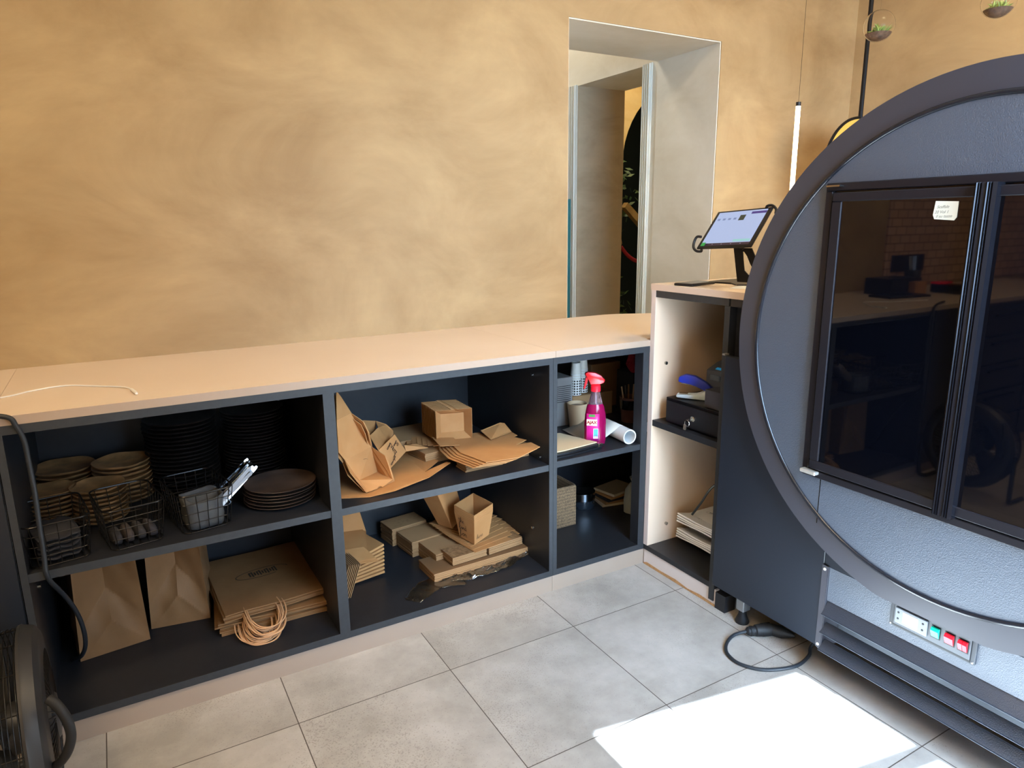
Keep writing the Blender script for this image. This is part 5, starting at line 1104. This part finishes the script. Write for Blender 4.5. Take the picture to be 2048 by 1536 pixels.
# ------------------------------------------------------------------ cables
wc = thing('white_cable', 'thin white charging cable lying on the worktop at the left', 'cable', (-1.75, 0.2, 0.8802))
P_ = lambda mb, n, m, par=wc, **k: mb.build(n, m, par, world=True, **k)
P_(MB().tube(smooth_pts([(-2.15, 0.16, 0.8825), (-1.943,0.217,0.882), (-1.883,0.262,0.882), (-1.806,0.288,0.882), (-1.724,0.228,0.882), (-1.669,0.171,0.884), (-1.654,0.129,0.885)]), 0.0019, 8), 'cord', WHITEP, smooth=True)
e0, e1 = Vector((-1.654,0.129,0.885)), Vector((-1.643,0.064,0.885)); P_(between([(0.0028, 0), (0.0042, 0.15), (0.0042, 0.85), (0.0032, 1)], e0, e1), 'connector', WHITEP, smooth=True)
bc = thing('black_cable', 'black power cable draped over the worktop down into the left bay', 'cable', (-1.88, -0.02, 0.085))
P_ = lambda mb, n, m, par=bc, **k: mb.build(n, m, par, world=True, **k)
P_(MB().tube(smooth_pts([(-2.10, 0.05, 0.887), (-1.98, 0.012, 0.888), (-1.909,-0.012,0.881), (-1.894,-0.014,0.858), (-1.884,-0.012,0.822), (-1.882,-0.012,0.761), (-1.881,-0.012,0.693), (-1.883,-0.014,0.612), (-1.884,-0.016,0.535), (-1.885,-0.010,0.474), (-1.866,0.060,0.387), (-1.850,0.100,0.316), (-1.843,0.130,0.244), (-1.847,0.160,0.180), (-1.864,0.200,0.129), (-1.89, 0.26, 0.0905)]), 0.0058, 10), 'cord', CABLE, smooth=True)

# ------------------------------------------------------------------ floor fan at the lower left
fn = thing('floor_fan', 'dark round floor fan with wire cage and handle in front of the cabinet', 'fan', (-1.981, -0.235, 0.0), math.radians(3))
FANM = mat('dark_grey_fan_metal', '#333335', 0.42, 0.2); R0, ZC = 0.208, 0.243
Q = lambda mb, n, m, **k: mb.build(n, m, fn, **k)
MX = Matrix.Translation((0, 0, ZC)) @ Matrix.Rotation(PI / 2, 4, 'Y')
Q(MB().lathe([(R0 - 0.006, 0.046), (R0 + 0.002, 0.048), (R0 + 0.003, 0.052), (R0, 0.056), (R0 - 0.003, 0.066), (R0 - 0.006, 0.074), (R0 - 0.020, 0.082), (R0 - 0.06, 0.087)], 64, MX, cap=False), 'housing', FANM, smooth=True, solid=0.003)
m = MB()
rings = [(R0, 0.044), (R0, 0.035), (R0, 0.026), (R0 - 0.001, 0.017), (R0 - 0.002, 0.008), (R0 - 0.004, -0.001), (R0 - 0.006, -0.010), (R0 - 0.009, -0.019), (R0 - 0.013, -0.028), (R0 - 0.018, -0.037), (R0 - 0.025, -0.045), (R0 - 0.034, -0.052), (R0 - 0.046, -0.058), (R0 - 0.06, -0.063), (R0 - 0.076, -0.067), (R0 - 0.094, -0.070), (R0 - 0.112, -0.072), (R0 - 0.13, -0.074), (R0 - 0.148, -0.075)]
for r, x in rings: m.tube([MX @ Vector((r * math.cos(k * PI / 28), r * math.sin(k * PI / 28), x)) for k in range(56)], 0.0011, 5, closed=True)
for k in range(16):
    a = k * PI / 8 + 0.12; m.tube([MX @ Vector(((r - 0.0018) * math.cos(a), (r - 0.0018) * math.sin(a), x)) for r, x in [(R0 - 0.002, 0.050)] + rings + [(0.04, -0.076)]], 0.0015, 5)
Q(m, 'grille', WIRE); Q(MB().lathe([(0.055, -0.078), (0.055, -0.074), (0.02, -0.070)], 24, MX), 'hub_badge', BLACKP)
m = MB()
for k in range(60):
    a = k * 2 * PI / 60; m.tube([MX @ Vector((r * math.cos(a), r * math.sin(a), x)) for r, x in ((R0 - 0.058, 0.0865), (R0 - 0.10, 0.092), (0.05, 0.094))], 0.0013, 5)
Q(m, 'rear_grille', WIRE); Q(MB().lathe([(0.055, 0.01), (0.056, 0.088), (0.045, 0.098), (0.02, 0.10)], 28, MX), 'motor', FANM, smooth=True)
for k in range(4):
    a = k * PI / 2 + 0.4; bl = MB(); g = [[MX @ Vector((r * math.cos(a + s_ * 0.8), r * math.sin(a + s_ * 0.8), 0.028 * (s_ - 0.5))) for s_ in (0, 0.25, 0.5, 0.75, 1)] for r in (0.04, 0.08, 0.12, 0.16, 0.182)]
    bl.sheet(g, 0.0015); Q(bl, 'blade', mat('blade_metal_%d' % k, '#3a3c40', 0.45, 0.4), smooth=True)
hp = [(-1.875,-0.400,0.389), (-1.862,-0.410,0.377), (-1.849,-0.420,0.347), (-1.846,-0.420,0.308), (-1.856,-0.420,0.275), (-1.873,-0.410,0.248), (-1.895,-0.400,0.232)]
MB().tube(smooth_pts(hp), 0.0095, 12).build('handle', RUBBER, fn, world=True, smooth=True)
for s_ in (-1, 1): Q(MB().tube(smooth_pts([(0.055, s_ * 0.216, ZC), (0.055, s_ * 0.216, 0.05), (0.02, s_ * 0.205, 0.0115), (-0.08, s_ * 0.205, 0.0115)], 5), 0.010, 10), 'stand', FANM, smooth=True)
